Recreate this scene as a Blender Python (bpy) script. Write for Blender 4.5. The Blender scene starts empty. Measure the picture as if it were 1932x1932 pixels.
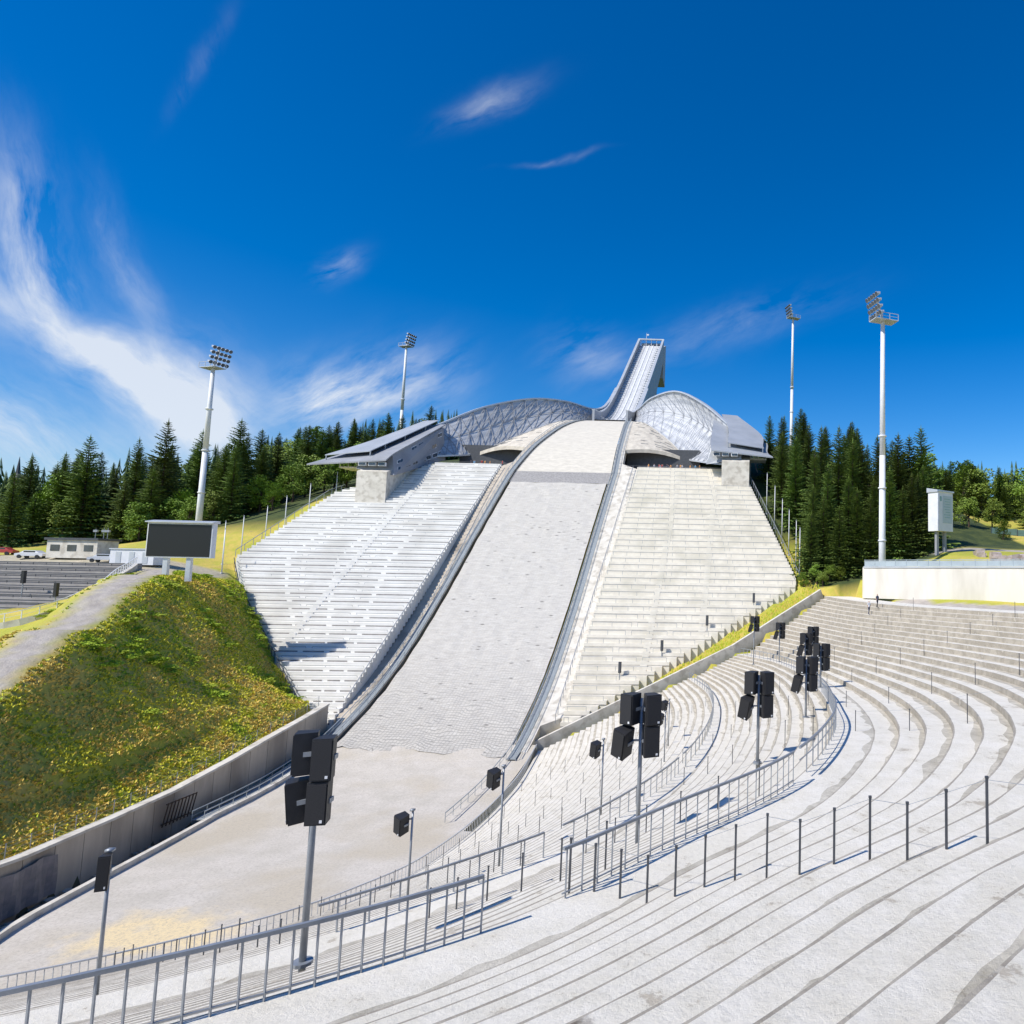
import bpy, math, random
import numpy as np
from mathutils import Vector, Matrix, kdtree, noise as mnoise
from bisect import bisect_right
random.seed(7)
scene=bpy.context.scene
COL=scene.collection

# ------------------------------------------------------------------ helpers
class MB:
    def __init__(s): s.v=[];s.f=[];s.m=[]
    def quad(s,a,b,c,d,m=0):
        n=len(s.v); s.v+= [tuple(a),tuple(b),tuple(c),tuple(d)]; s.f.append((n,n+1,n+2,n+3)); s.m.append(m)
    def tri(s,a,b,c,m=0):
        n=len(s.v); s.v+= [tuple(a),tuple(b),tuple(c)]; s.f.append((n,n+1,n+2)); s.m.append(m)
    def hexa(s,p,m=0):
        n=len(s.v); s.v+=[tuple(q) for q in p]
        for f in ((3,2,1,0),(4,5,6,7),(0,1,5,4),(1,2,6,5),(2,3,7,6),(3,0,4,7)):
            s.f.append(tuple(n+i for i in f)); s.m.append(m)
    def box(s,c,size,rz=0,m=0,tilt=0):
        M=Matrix.Rotation(rz,3,'Z')@Matrix.Rotation(tilt,3,'X')
        hx,hy,hz=size[0]/2,size[1]/2,size[2]/2
        p=[Vector(c)+M@Vector(q) for q in ((-hx,-hy,-hz),(hx,-hy,-hz),(hx,hy,-hz),(-hx,hy,-hz),(-hx,-hy,hz),(hx,-hy,hz),(hx,hy,hz),(-hx,hy,hz))]
        s.hexa(p,m)
    def beam(s,a,b,w,h=None,m=0):
        a=Vector(a);b=Vector(b);h=h or w
        d=(b-a)
        if d.length<1e-4:return
        d.normalize(); up=Vector((0,0,1)) if abs(d.z)<.95 else Vector((1,0,0))
        r=d.cross(up).normalized(); u=r.cross(d).normalized()
        r*=w/2;u*=h/2
        s.hexa([a-r-u,a+r-u,b+r-u,b-r-u,a-r+u,a+r+u,b+r+u,b-r+u],m)
    def cyl(s,a,b,r1,r2=None,n=10,m=0):
        a=Vector(a);b=Vector(b);r2=r1 if r2 is None else r2
        d=(b-a).normalized(); up=Vector((0,0,1)) if abs(d.z)<.95 else Vector((1,0,0))
        x=d.cross(up).normalized();y=x.cross(d)
        k=len(s.v)
        for c,r in((a,r1),(b,r2)):
            for i in range(n):
                t=2*math.pi*i/n; s.v.append(tuple(c+x*r*math.cos(t)+y*r*math.sin(t)))
        for i in range(n):
            j=(i+1)%n; s.f.append((k+i,k+j,k+n+j,k+n+i)); s.m.append(m)
        s.f.append(tuple(k+i for i in range(n))[::-1]);s.m.append(m)
        s.f.append(tuple(k+n+i for i in range(n)));s.m.append(m)

def mesh_of(name,mb,mats,smooth=False):
    me=bpy.data.meshes.new(name); me.from_pydata(mb.v,[],mb.f)
    for m in (mats if isinstance(mats,(list,tuple)) else [mats]): me.materials.append(m)
    if mb.m: me.polygons.foreach_set('material_index',mb.m)
    if smooth: me.polygons.foreach_set('use_smooth',[True]*len(me.polygons))
    me.update(); return me
def put(name,data,parent=None,label=None,category=None,group=None,kind=None,loc=None,rot=None,scale=None):
    o=bpy.data.objects.new(name,data); COL.objects.link(o)
    if parent is not None: o.parent=parent
    if label:o['label']=label
    if category:o['category']=category
    if group:o['group']=group
    if kind:o['kind']=kind
    if loc is not None:o.location=loc
    if rot is not None:o.rotation_euler=rot
    if scale is not None:o.scale=scale
    return o
def thing(name,label,category,group=None,loc=(0,0,0),rot=None,scale=None):
    return put(name,None,None,label,category,group,None,loc,rot,scale)
def part(name,mb,mats,parent,smooth=False,label=None,kind=None):
    return put(name,mesh_of(name,mb,mats,smooth),parent,label=label,kind=kind)

# ------------------------------------------------------------------ materials
def newmat(name):
    m=bpy.data.materials.new(name); m.use_nodes=True
    nt=m.node_tree; b=nt.nodes['Principled BSDF']; return m,nt,b
def N(nt,t,**k):
    n=nt.nodes.new(t)
    for a,v in k.items(): setattr(n,a,v)
    return n
def noisemat(name,c1,c2,scale=1.0,rough=.85,bump=0.0,detail=5,c3=None,scale3=.1,metal=0,vary=0,stretch=None,lo=.35,hi=.65,bscale=None,bdist=.05):
    m,nt,b=newmat(name); L=nt.links
    tc=N(nt,'ShaderNodeTexCoord'); vec=tc.outputs['Object']
    if stretch:
        mp=N(nt,'ShaderNodeMapping'); mp.inputs['Scale'].default_value=stretch; L.new(vec,mp.inputs[0]); vec=mp.outputs[0]
    n1=N(nt,'ShaderNodeTexNoise'); n1.inputs['Scale'].default_value=scale; n1.inputs['Detail'].default_value=detail; n1.inputs['Roughness'].default_value=.65
    L.new(vec,n1.inputs['Vector'])
    r=N(nt,'ShaderNodeMapRange'); r.inputs[1].default_value=lo;r.inputs[2].default_value=hi; L.new(n1.outputs[0],r.inputs[0])
    mx=N(nt,'ShaderNodeMix',data_type='RGBA'); mx.inputs[6].default_value=(*c1,1);mx.inputs[7].default_value=(*c2,1); L.new(r.outputs[0],mx.inputs[0])
    out=mx.outputs[2]
    if c3:
        n3=N(nt,'ShaderNodeTexNoise'); n3.inputs['Scale'].default_value=scale3;n3.inputs['Detail'].default_value=5; L.new(vec,n3.inputs['Vector'])
        r3=N(nt,'ShaderNodeMapRange'); r3.inputs[1].default_value=.48;r3.inputs[2].default_value=.66; L.new(n3.outputs[0],r3.inputs[0])
        m3=N(nt,'ShaderNodeMix',data_type='RGBA'); L.new(r3.outputs[0],m3.inputs[0]); L.new(out,m3.inputs[6]); m3.inputs[7].default_value=(*c3,1); out=m3.outputs[2]
    if vary:
        oi=N(nt,'ShaderNodeObjectInfo'); hs=N(nt,'ShaderNodeHueSaturation')
        r4=N(nt,'ShaderNodeMapRange'); r4.inputs[3].default_value=1-vary;r4.inputs[4].default_value=1+vary; L.new(oi.outputs['Random'],r4.inputs[0]); L.new(r4.outputs[0],hs.inputs['Value'])
        r5=N(nt,'ShaderNodeMapRange'); r5.inputs[3].default_value=.485;r5.inputs[4].default_value=.51; L.new(oi.outputs['Random'],r5.inputs[0]); L.new(r5.outputs[0],hs.inputs['Hue'])
        L.new(out,hs.inputs['Color']); out=hs.outputs[0]
    L.new(out,b.inputs['Base Color']); b.inputs['Roughness'].default_value=rough; b.inputs['Metallic'].default_value=metal
    if bump:
        nb=N(nt,'ShaderNodeTexNoise'); nb.inputs['Scale'].default_value=bscale or scale*3; nb.inputs['Detail'].default_value=4; L.new(vec,nb.inputs['Vector'])
        bp=N(nt,'ShaderNodeBump'); bp.inputs['Strength'].default_value=bump; bp.inputs['Distance'].default_value=bdist; L.new(nb.outputs[0],bp.inputs['Height']); L.new(bp.outputs[0],b.inputs['Normal'])
    return m
M_conc=noisemat('concrete_light',(.70,.66,.58),(.58,.54,.46),.5,.9,.3,c3=(.47,.43,.36),scale3=.9)
M_concw=noisemat('concrete_white',(.80,.785,.74),(.74,.72,.67),.5,.9,.1,c3=(.67,.65,.60),scale3=.15)
M_standR=noisemat('terrace_beige',(.79,.745,.64),(.72,.67,.57),.8,.9,.1,c3=(.65,.61,.51),scale3=.2)
M_shadeline=noisemat('terrace_shade_line',(.20,.19,.18),(.30,.28,.26),1.5,.9)  # shade at the foot of the risers, painted as a dark colour
M_shadelineR=noisemat('terrace_shade_line_pale',(.36,.34,.30),(.48,.45,.40),1.5,.9)  # paler painted shade line for the beige stand
M_wallf=noisemat('boundary_concrete',(.74,.70,.62),(.67,.63,.55),.5,.9,.1,c3=(.60,.56,.48),scale3=.4,stretch=(1,1,.25))
M_concd=noisemat('concrete_weathered',(.56,.49,.39),(.44,.38,.30),.6,.9,.3,c3=(.28,.24,.19),scale3=.2,stretch=(1,1,.25))
M_bleach=noisemat('bleacher_concrete',(.33,.31,.28),(.26,.24,.22),.6,.9)
M_steel=noisemat('galvanised_steel',(.36,.38,.40),(.27,.29,.31),2,.45,metal=.4)
M_steell=noisemat('steel_light',(.60,.62,.64),(.50,.52,.54),.4,.4,metal=.3)
M_edge=noisemat('edge_steel',(.38,.42,.45),(.28,.32,.34),.4,.5,metal=.2)
M_grate=noisemat('walkway_grating',(.30,.33,.34),(.22,.24,.25),3,.7)
M_dark=noisemat('dark_steel',(.07,.075,.085),(.05,.055,.06),2,.6)
M_black=noisemat('black_box',(.016,.016,.018),(.026,.026,.028),3,.55)
M_paint=noisemat('white_paint',(.74,.75,.76),(.66,.67,.68),.7,.5)
M_grayp=noisemat('roof_gray',(.32,.33,.35),(.24,.25,.27),.2,.6)
M_roof=noisemat('roof_silver',(.44,.46,.48),(.36,.38,.40),.2,.5,metal=.2)
M_glass=noisemat('window_dark',(.03,.04,.05),(.06,.08,.10),.3,.1)
M_trunk=noisemat('bark',(.09,.06,.04),(.05,.035,.025),3,.95,.4)
M_fir=noisemat('fir_needles',(.052,.098,.016),(.15,.215,.032),.7,.8,vary=.30,lo=.36,hi=.60)
M_fird=noisemat('forest_needles',(.05,.09,.018),(.12,.18,.03),.12,.8,lo=.4,hi=.62)
M_leaf=noisemat('leaves',(.12,.19,.016),(.19,.28,.026),.7,.7,vary=.2)

def treadmat(name,base,worn,stain,spots,lo,hi,spk=.6):
    m,nt,b=newmat(name);L=nt.links
    tc=N(nt,'ShaderNodeTexCoord')
    def nz(sc,d=6,r=.7):
        q=N(nt,'ShaderNodeTexNoise');q.inputs['Scale'].default_value=sc;q.inputs['Detail'].default_value=d;q.inputs['Roughness'].default_value=r;L.new(tc.outputs['Object'],q.inputs['Vector']);return q.outputs[0]
    def rg(f,a,c,o0=0,o1=1):
        q=N(nt,'ShaderNodeMapRange');q.inputs[1].default_value=a;q.inputs[2].default_value=c;q.inputs[3].default_value=o0;q.inputs[4].default_value=o1;L.new(f,q.inputs[0]);return q.outputs[0]
    def mix(f,a,bb):
        q=N(nt,'ShaderNodeMix',data_type='RGBA');L.new(f,q.inputs[0])
        for i,v in((6,a),(7,bb)):
            if isinstance(v,tuple): q.inputs[i].default_value=(*v,1)
            else: L.new(v,q.inputs[i])
        return q.outputs[2]
    fine=nz(7,7,.82); mid=nz(.9,8,.75); big=nz(.22,5,.6)
    c=mix(rg(mid,lo,hi),base,worn)
    c=mix(rg(big,.45,.65,0,.45),c,worn)
    c=mix(rg(fine,.50,.68,0,spk),c,tuple(v*.6 for v in base))
    c=mix(rg(mid,.60,.64,0,.85),c,stain)
    for (x,y,r) in spots:
        mp=N(nt,'ShaderNodeVectorMath',operation='SUBTRACT');L.new(tc.outputs['Object'],mp.inputs[0]);mp.inputs[1].default_value=(x,y,0)
        ml=N(nt,'ShaderNodeVectorMath',operation='MULTIPLY');L.new(mp.outputs[0],ml.inputs[0]);ml.inputs[1].default_value=(1/r,1/r,0)
        ln=N(nt,'ShaderNodeVectorMath',operation='LENGTH');L.new(ml.outputs[0],ln.inputs[0])
        a=N(nt,'ShaderNodeMath',operation='MULTIPLY_ADD');L.new(mid,a.inputs[0]);a.inputs[1].default_value=2.2;L.new(ln.outputs['Value'],a.inputs[2])
        c=mix(rg(a.outputs[0],1.95,2.35,1,0),c,mix(rg(fine,.42,.6),(.15,.125,.095),(.36,.31,.25)))
    L.new(c,b.inputs['Base Color']); b.inputs['Roughness'].default_value=.92
    bp=N(nt,'ShaderNodeBump'); bp.inputs['Strength'].default_value=.8;bp.inputs['Distance'].default_value=.05; L.new(fine,bp.inputs['Height']); L.new(bp.outputs[0],b.inputs['Normal'])
    return m
SP=[(1.9,4.0,1.1),(-2.3,7.9,.4)]
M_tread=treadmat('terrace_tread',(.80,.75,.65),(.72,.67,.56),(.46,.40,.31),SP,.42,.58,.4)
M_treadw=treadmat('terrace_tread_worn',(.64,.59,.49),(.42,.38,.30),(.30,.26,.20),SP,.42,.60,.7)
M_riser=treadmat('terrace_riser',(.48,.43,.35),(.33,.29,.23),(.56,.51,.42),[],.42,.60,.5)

def netmat():
    m,nt,b=newmat('landing_net');L=nt.links
    tc=N(nt,'ShaderNodeTexCoord'); sp=N(nt,'ShaderNodeSeparateXYZ'); L.new(tc.outputs['UV'],sp.inputs[0])
    nz=N(nt,'ShaderNodeTexNoise'); nz.inputs['Scale'].default_value=.3;nz.inputs['Detail'].default_value=2; L.new(tc.outputs['Object'],nz.inputs['Vector'])
    outs=[]
    for i,(ax,fr) in enumerate(((0,1.9),(1,1.9))):
        a=N(nt,'ShaderNodeMath',operation='MULTIPLY_ADD'); L.new(sp.outputs[ax],a.inputs[0]); a.inputs[1].default_value=fr
        mm=N(nt,'ShaderNodeMath',operation='MULTIPLY'); L.new(nz.outputs[0],mm.inputs[0]); mm.inputs[1].default_value=(1.4 if i==0 else 4.5); L.new(mm.outputs[0],a.inputs[2])
        fr_=N(nt,'ShaderNodeMath',operation='PINGPONG'); L.new(a.outputs[0],fr_.inputs[0]); fr_.inputs[1].default_value=.5
        r=N(nt,'ShaderNodeMapRange'); r.inputs[1].default_value=0;r.inputs[2].default_value=.2; r.inputs[3].default_value=1 if i else .6;r.inputs[4].default_value=0; L.new(fr_.outputs[0],r.inputs[0]); outs.append(r.outputs[0])
    mxx=N(nt,'ShaderNodeMath',operation='MAXIMUM'); L.new(outs[0],mxx.inputs[0]);L.new(outs[1],mxx.inputs[1])
    fd=N(nt,'ShaderNodeMapRange'); fd.inputs[1].default_value=2; fd.inputs[2].default_value=26; fd.inputs[3].default_value=.72; fd.inputs[4].default_value=.12; L.new(sp.outputs[1],fd.inputs[0])
    k=N(nt,'ShaderNodeMath',operation='MULTIPLY'); L.new(mxx.outputs[0],k.inputs[0]); L.new(fd.outputs[0],k.inputs[1])
    n2=N(nt,'ShaderNodeTexNoise'); n2.inputs['Scale'].default_value=.9;n2.inputs['Detail'].default_value=8;n2.inputs['Roughness'].default_value=.8
    mp=N(nt,'ShaderNodeMapping'); mp.inputs['Scale'].default_value=(.6,1.8,1); L.new(tc.outputs['UV'],mp.inputs[0]); L.new(mp.outputs[0],n2.inputs['Vector'])
    cr=N(nt,'ShaderNodeMapRange'); cr.inputs[1].default_value=.38;cr.inputs[2].default_value=.66; L.new(n2.outputs[0],cr.inputs[0])
    mx=N(nt,'ShaderNodeMix',data_type='RGBA'); L.new(cr.outputs[0],mx.inputs[0]); mx.inputs[6].default_value=(.60,.57,.51,1); mx.inputs[7].default_value=(.46,.43,.38,1)
    v=N(nt,'ShaderNodeTexVoronoi'); v.inputs['Scale'].default_value=.62
    mp2=N(nt,'ShaderNodeMapping'); mp2.inputs['Scale'].default_value=(.6,1.5,1); L.new(tc.outputs['UV'],mp2.inputs[0]); L.new(mp2.outputs[0],v.inputs['Vector']); v.inputs['Randomness'].default_value=.8
    vr=N(nt,'ShaderNodeMapRange'); vr.inputs[1].default_value=.08;vr.inputs[2].default_value=.2; vr.inputs[3].default_value=.8;vr.inputs[4].default_value=0; L.new(v.outputs['Distance'],vr.inputs[0])
    mk=N(nt,'ShaderNodeMath',operation='MAXIMUM'); L.new(k.outputs[0],mk.inputs[0]); L.new(vr.outputs[0],mk.inputs[1])
    m2=N(nt,'ShaderNodeMix',data_type='RGBA'); L.new(mk.outputs[0],m2.inputs[0]); L.new(mx.outputs[2],m2.inputs[6]); m2.inputs[7].default_value=(.15,.14,.125,1)
    L.new(m2.outputs[2],b.inputs['Base Color']); b.inputs['Roughness'].default_value=.95
    bp=N(nt,'ShaderNodeBump'); bp.inputs['Strength'].default_value=.7;bp.inputs['Distance'].default_value=.2; L.new(n2.outputs[0],bp.inputs['Height']); L.new(bp.outputs[0],b.inputs['Normal'])
    return m
M_net=netmat()
M_knoll=noisemat('knoll_matting',(.68,.63,.53),(.55,.51,.43),1.2,.9,.3,stretch=(.5,1.5,1))
M_band=noisemat('dark_mesh_band',(.25,.24,.23),(.37,.35,.33),2.5,.9)
M_panel=noisemat('knoll_panel',(.68,.62,.51),(.50,.45,.37),.8,.9,stretch=(1,.35,1))
def outmat():
    m=noisemat('outrun_gravel',(.62,.57,.50),(.52,.48,.41),.35,.95,.3,c3=(.52,.46,.36),scale3=.12)
    nt=m.node_tree;L=nt.links;b=nt.nodes['Principled BSDF']
    src=b.inputs['Base Color'].links[0].from_socket
    tc=N(nt,'ShaderNodeTexCoord'); mp=N(nt,'ShaderNodeMapping'); mp.inputs['Location'].default_value=(43.5*.16,-52*.24,0); mp.inputs['Scale'].default_value=(.16,.24,0); L.new(tc.outputs['Object'],mp.inputs[0])
    ln=N(nt,'ShaderNodeVectorMath',operation='LENGTH'); L.new(mp.outputs[0],ln.inputs[0])
    nz=N(nt,'ShaderNodeTexNoise'); nz.inputs['Scale'].default_value=.5;nz.inputs['Detail'].default_value=8; L.new(tc.outputs['Object'],nz.inputs['Vector'])
    a=N(nt,'ShaderNodeMath',operation='MULTIPLY_ADD'); L.new(nz.outputs[0],a.inputs[0]);a.inputs[1].default_value=2.2; L.new(ln.outputs['Value'],a.inputs[2])
    r=N(nt,'ShaderNodeMapRange'); r.inputs[1].default_value=1.45;r.inputs[2].default_value=2.1;r.inputs[3].default_value=1;r.inputs[4].default_value=0; L.new(a.outputs[0],r.inputs[0])
    mx=N(nt,'ShaderNodeMix',data_type='RGBA'); L.new(r.outputs[0],mx.inputs[0]); L.new(src,mx.inputs[6]); mx.inputs[7].default_value=(.76,.61,.36,1)
    n5=N(nt,'ShaderNodeTexNoise'); n5.inputs['Scale'].default_value=4.5;n5.inputs['Detail'].default_value=8;n5.inputs['Roughness'].default_value=.9; L.new(tc.outputs['Object'],n5.inputs['Vector'])
    r5=N(nt,'ShaderNodeMapRange'); r5.inputs[1].default_value=.48;r5.inputs[2].default_value=.62;r5.inputs[4].default_value=.75; L.new(n5.outputs[0],r5.inputs[0])
    m5=N(nt,'ShaderNodeMix',data_type='RGBA'); L.new(r5.outputs[0],m5.inputs[0]); L.new(mx.outputs[2],m5.inputs[6]); m5.inputs[7].default_value=(.36,.32,.27,1)
    L.new(m5.outputs[2],b.inputs['Base Color'])
    return m
M_outrun=outmat()

# ------------------------------------------------------------------ jump axis frame
def S(s,t,z=0.0): return Vector((-43-.035*s+t, s+.035*t, z))
PR=[(30,-26.6),(55,-26.6),(75,-26.6),(86,-26.0),(96,-23.9),(110,-17.3),(124.5,-6.8),(141,7.3),(158,21.4),(170,30.2),(180,35.8),(190,40.6),(202,44.9),(212,46.9)]
def prof(s):
    xs=[p[0] for p in PR]
    if s<=xs[0]: return PR[0][1]
    if s>=xs[-1]: return PR[-1][1]
    for i in range(len(PR)-1):
        if xs[i]<=s<=xs[i+1]:
            x0,y0=PR[i];x1,y1=PR[i+1]
            def sl(j):
                if j<=0 or j>=len(PR)-1: return 0
                return (PR[j+1][1]-PR[j-1][1])/(PR[j+1][0]-PR[j-1][0])
            h=x1-x0;u=(s-x0)/h
            return (2*u**3-3*u*u+1)*y0+(u**3-2*u*u+u)*h*sl(i)+(-2*u**3+3*u*u)*y1+(u**3-u*u)*h*sl(i+1)
def hw(s): return float(np.interp(s,[30,60,96,160,185,202,212],[12,12,12,11.2,8.6,6.7,5.5]))
def standz(s): return -99.4+.765*s
def kerbt(s): return float(np.interp(s,[30,45,53,76,100],[-3,-7,-9.3,-12,-12]))
samples=[]

# ------------------------------------------------------------------ bowl curves
ST=[
((-31.2,97,-24.8),(-4.7,113,-13),(10.5,125,-3.7)),
((-30.2,88,-26),(0.5,97,-12),(12.5,104,-3.6)),
((-29.3,80,-26),(3,80,-10.8),(15,85,-3.4)),
((-28.9,73,-26),(4,66,-9.8),(19,71,-3.2)),
((-29.0,67,-26),(4.3,54,-9),(24,56,-2.9)),
((-29.8,61,-26),(4,43,-8.2),(27,39,-2.5)),
((-31.5,57,-26),(3.2,33,-7.4),(23,22,-2.1)),
((-33.6,53.5,-26),(.9,23.8,-7),(14.5,9.5,-1.7)),
((-37,50,-26),(-2.5,18.3,-7),(6.5,3,-1.5)),
((-44.7,44.5,-26),(-5.5,14,-7),(.9,-1.8,-1.45)),
((-54,40.5,-26),(-10.6,10.1,-7),(-6,-5.2,-1.45)),
((-66,38,-26),(-20,5,-7),(-16,-10,-1.45)),
((-80,37,-26),(-36,0,-7),(-33,-15,-1.45)),
]
def cr(pts,n):
    P=[Vector(p) for p in pts]; P=[2*P[0]-P[1]]+P+[2*P[-1]-P[-2]]; out=[]
    for i in range(1,len(P)-2):
        for k in range(n):
            t=k/n; a,b,c,d=P[i-1],P[i],P[i+1],P[i+2]
            out.append(.5*((2*b)+(-a+c)*t+(2*a-5*b+4*c-d)*t*t+(-a+3*b-3*c+d)*t**3))
    out.append(P[-2]); return out
NS=12
CB=cr([s[0] for s in ST],NS);CM=cr([s[1] for s in ST],NS);CT=cr([s[2] for s in ST],NS)
def lerpc(A,B,f): return [a.lerp(b,f) for a,b in zip(A,B)]
FL=.72
CL=lerpc(CB,CM,FL)
def stepped(A,B,n,mb,aisle=0.0,seed=0):
    cs=[lerpc(A,B,aisle+(1-aisle)*k/n) for k in range(n+1)]
    zs=[[a.z+(b.z-a.z)*k/n for a,b in zip(A,B)] for k in range(n+1)]
    if aisle: cs=[A]+cs; zs=[zs[0]]+zs
    rr=random.Random(seed)
    for k in range(len(cs)-1):
        c0,c1=cs[k],cs[k+1]
        base=[0,.05,.70+rr.uniform(-.12,.12),1]
        if k==0: base=[0,.03,.9,1]
        for i in range(len(A)-1):
            p0=Vector((c0[i].x,c0[i].y,zs[k][i]));p1=Vector((c0[i+1].x,c0[i+1].y,zs[k][i+1]))
            q0=Vector((c1[i].x,c1[i].y,zs[k][i]));q1=Vector((c1[i+1].x,c1[i+1].y,zs[k][i+1]))
            def fr(g,ii):
                if g in(0,3): return base[g]
                if g==1: return base[1]*(1+.7*mnoise.noise(Vector((ii*.5,k*3.1+seed,1))))
                return min(.97,base[g]+.34*mnoise.noise(Vector((ii*.45,k*3.1+seed,g))))
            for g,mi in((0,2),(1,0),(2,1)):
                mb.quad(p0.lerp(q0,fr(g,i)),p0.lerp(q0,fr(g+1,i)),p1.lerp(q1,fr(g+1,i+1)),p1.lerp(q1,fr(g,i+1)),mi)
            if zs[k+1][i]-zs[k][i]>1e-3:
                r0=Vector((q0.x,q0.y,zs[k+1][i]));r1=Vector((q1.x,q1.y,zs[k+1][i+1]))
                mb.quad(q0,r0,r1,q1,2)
            samples.append(p0); samples.append((p0+p1)/2)
def outset(C,d,z=None):
    out=[]
    for i,p in enumerate(C):
        a=C[max(0,i-1)];b=C[min(len(C)-1,i+1)]; t=(b-a);t.z=0;t.normalize()
        n=Vector((-t.y,t.x,0))
        out.append(Vector((p.x+n.x*d,p.y+n.y*d,p.z if z is None else z)))
    return out
def stand_obj(name,A,B,n,label,aisle=0.0,extra=None):
    mb=MB()
    stepped(A,B,n,mb,aisle=aisle,seed=n)
    if extra:
        D=outset(B,extra)
        for i in range(len(B)-1):
            mb.quad(B[i],D[i],D[i+1],B[i+1],0)
            mb.quad(D[i],D[i]-Vector((0,0,1.6)),D[i+1]-Vector((0,0,1.6)),D[i+1],2)
            for f in(.0,.33,.66,1): samples.append(B[i].lerp(D[i],f))
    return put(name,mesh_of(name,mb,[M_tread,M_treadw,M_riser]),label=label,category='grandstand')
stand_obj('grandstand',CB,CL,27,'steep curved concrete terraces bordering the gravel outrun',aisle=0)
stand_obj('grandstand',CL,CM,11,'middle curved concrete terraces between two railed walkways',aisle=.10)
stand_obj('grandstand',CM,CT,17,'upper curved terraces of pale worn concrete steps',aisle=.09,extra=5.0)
kd=kdtree.KDTree(len(samples))
for i,p in enumerate(samples): kd.insert((p.x,p.y,0),i)
kd.balance()
bowl_samples=list(samples)
def bowlz(x,y):
    _,i,_=kd.find((x,y,0)); return bowl_samples[i].z
samples.clear()

# ------------------------------------------------------------------ outrun floor
mb=MB()
ss=[96,92,88,84,80,76,72,68,64,60,56,52,48,44,40,36,32]
for i in range(len(ss)-1):
    for j in range(16):
        def P(s,j):
            L=S(s,kerbt(s)); R=S(s,15.0 if s>70 else 40)
            q=L.lerp(R,j/16); q.z=prof(s); return q
        mb.quad(P(ss[i],j),P(ss[i+1],j),P(ss[i+1],j+1),P(ss[i],j+1))
put('outrun_ground',mesh_of('outrun_ground',mb,M_outrun,True),kind='structure')

# ------------------------------------------------------------------ landing slope
jump=thing('ski_jump_slope','long pale netted ski jump landing slope on the hillside','ski jump')
def slope_mesh(name,s0,s1,mat,dz=0.0,wx=0.0,wave=0,step=1.0):
    mb=MB();uv=[];n=int((s1-s0)/step)
    rows=[s0+(s1-s0)*i/n for i in range(n+1)]
    arcs=[0];arc=0
    for i in range(1,n+1): arc+=math.hypot(rows[i]-rows[i-1],prof(rows[i])-prof(rows[i-1])); arcs.append(arc)
    nt_=20
    def P(k,j):
        s=rows[k];w=hw(s)+wx;t=-w+2*w*j/nt_
        sh=0
        if wave: sh=(wave*(math.sin(j*.9)*.6+math.sin(j*2.3)*.4))*max(0,1-(s-s0)/6)+(-1.6*(j/nt_)**2)*max(0,1-(s-s0)/12)
        q=S(s+sh,t,prof(s+sh)+dz)
        if wave: q.z+=.16*(mnoise.noise(Vector((j*.55,k*.35,0))))+.06*math.sin(k*1.3+math.sin(j*.7)*2)
        return q
    for i in range(n):
        for j in range(nt_):
            mb.quad(P(i,j),P(i,j+1),P(i+1,j+1),P(i+1,j))
            w=hw(rows[i]);f=lambda j:(-w+2*w*j/nt_)
            uv+=[(f(j),arcs[i]),(f(j+1),arcs[i]),(f(j+1),arcs[i+1]),(f(j),arcs[i+1])]
    me=mesh_of(name,mb,mat,True); ul=me.uv_layers.new(name='UVMap'); ul.data.foreach_set('uv',[c for u in uv for c in u])
    return put(name,me,jump)
slope_mesh('slope_bed',76,97.5,M_outrun,-.25)
slope_mesh('netting',94.5,156.5,M_net,.10,-.3,wave=.6)
slope_mesh('dark_band',156.5,160.5,M_band,.05)
slope_mesh('knoll_bed',160.5,212,M_knoll,.02)
for sd in(-1,1):
    mb=MB()
    ss_=[(86 if sd<0 else 94)+i*2 for i in range(61 if sd<0 else 57)]
    inn=15.5 if sd<0 else 17.2
    for a,b in zip(ss_[:-1],ss_[1:]):
        p=S(a,sd*(hw(a)+.3),prof(a));q=S(b,sd*(hw(b)+.3),prof(b))
        oa=Vector((sd*((inn if 100<a<164 else hw(a)+2.4)-hw(a)-.3),0,0)); ob=Vector((sd*((inn if 100<b<164 else hw(b)+2.4)-hw(b)-.3),0,0))
        dn=Vector((0,0,3.2));up=Vector((0,0,.15))
        mb.hexa([p-dn,p+oa-dn,q+ob-dn,q-dn,p+up,p+oa+up,q+ob+up,q+up])
    part('edge_kerb',mb,M_concd if sd<0 else M_conc,jump)
    r1=MB();r2=MB();gt=MB();a=74.0
    while a<206:
        b=a+2.0
        for off,rr in((.35,r1),(1.6,r2)):
            if sd>0 and a<92: off=.25 if off<1 else off
            if sd>0 and a<92 and off>1: continue
            p=S(a,sd*(hw(a)+off),prof(a)+.1);q=S(b,sd*(hw(b)+off),prof(b)+.1)
            up=Vector((0,0,1.0))
            rr.beam(p,p+up,.05); rr.beam(p+up,q+up,.08,.08); rr.beam(p+up*.5,q+up*.5,.035)
        if not(sd>0 and a<92): gt.beam(S(a,sd*(hw(a)+.98),prof(a)+.22),S(b,sd*(hw(b)+.98),prof(b)+.22),1.15,.08)
        a+=2.0
    part('edge_railing',r1,M_edge,jump);part('edge_railing',r2,M_edge,jump);part('edge_walkway',gt,M_grate,jump)

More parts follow.
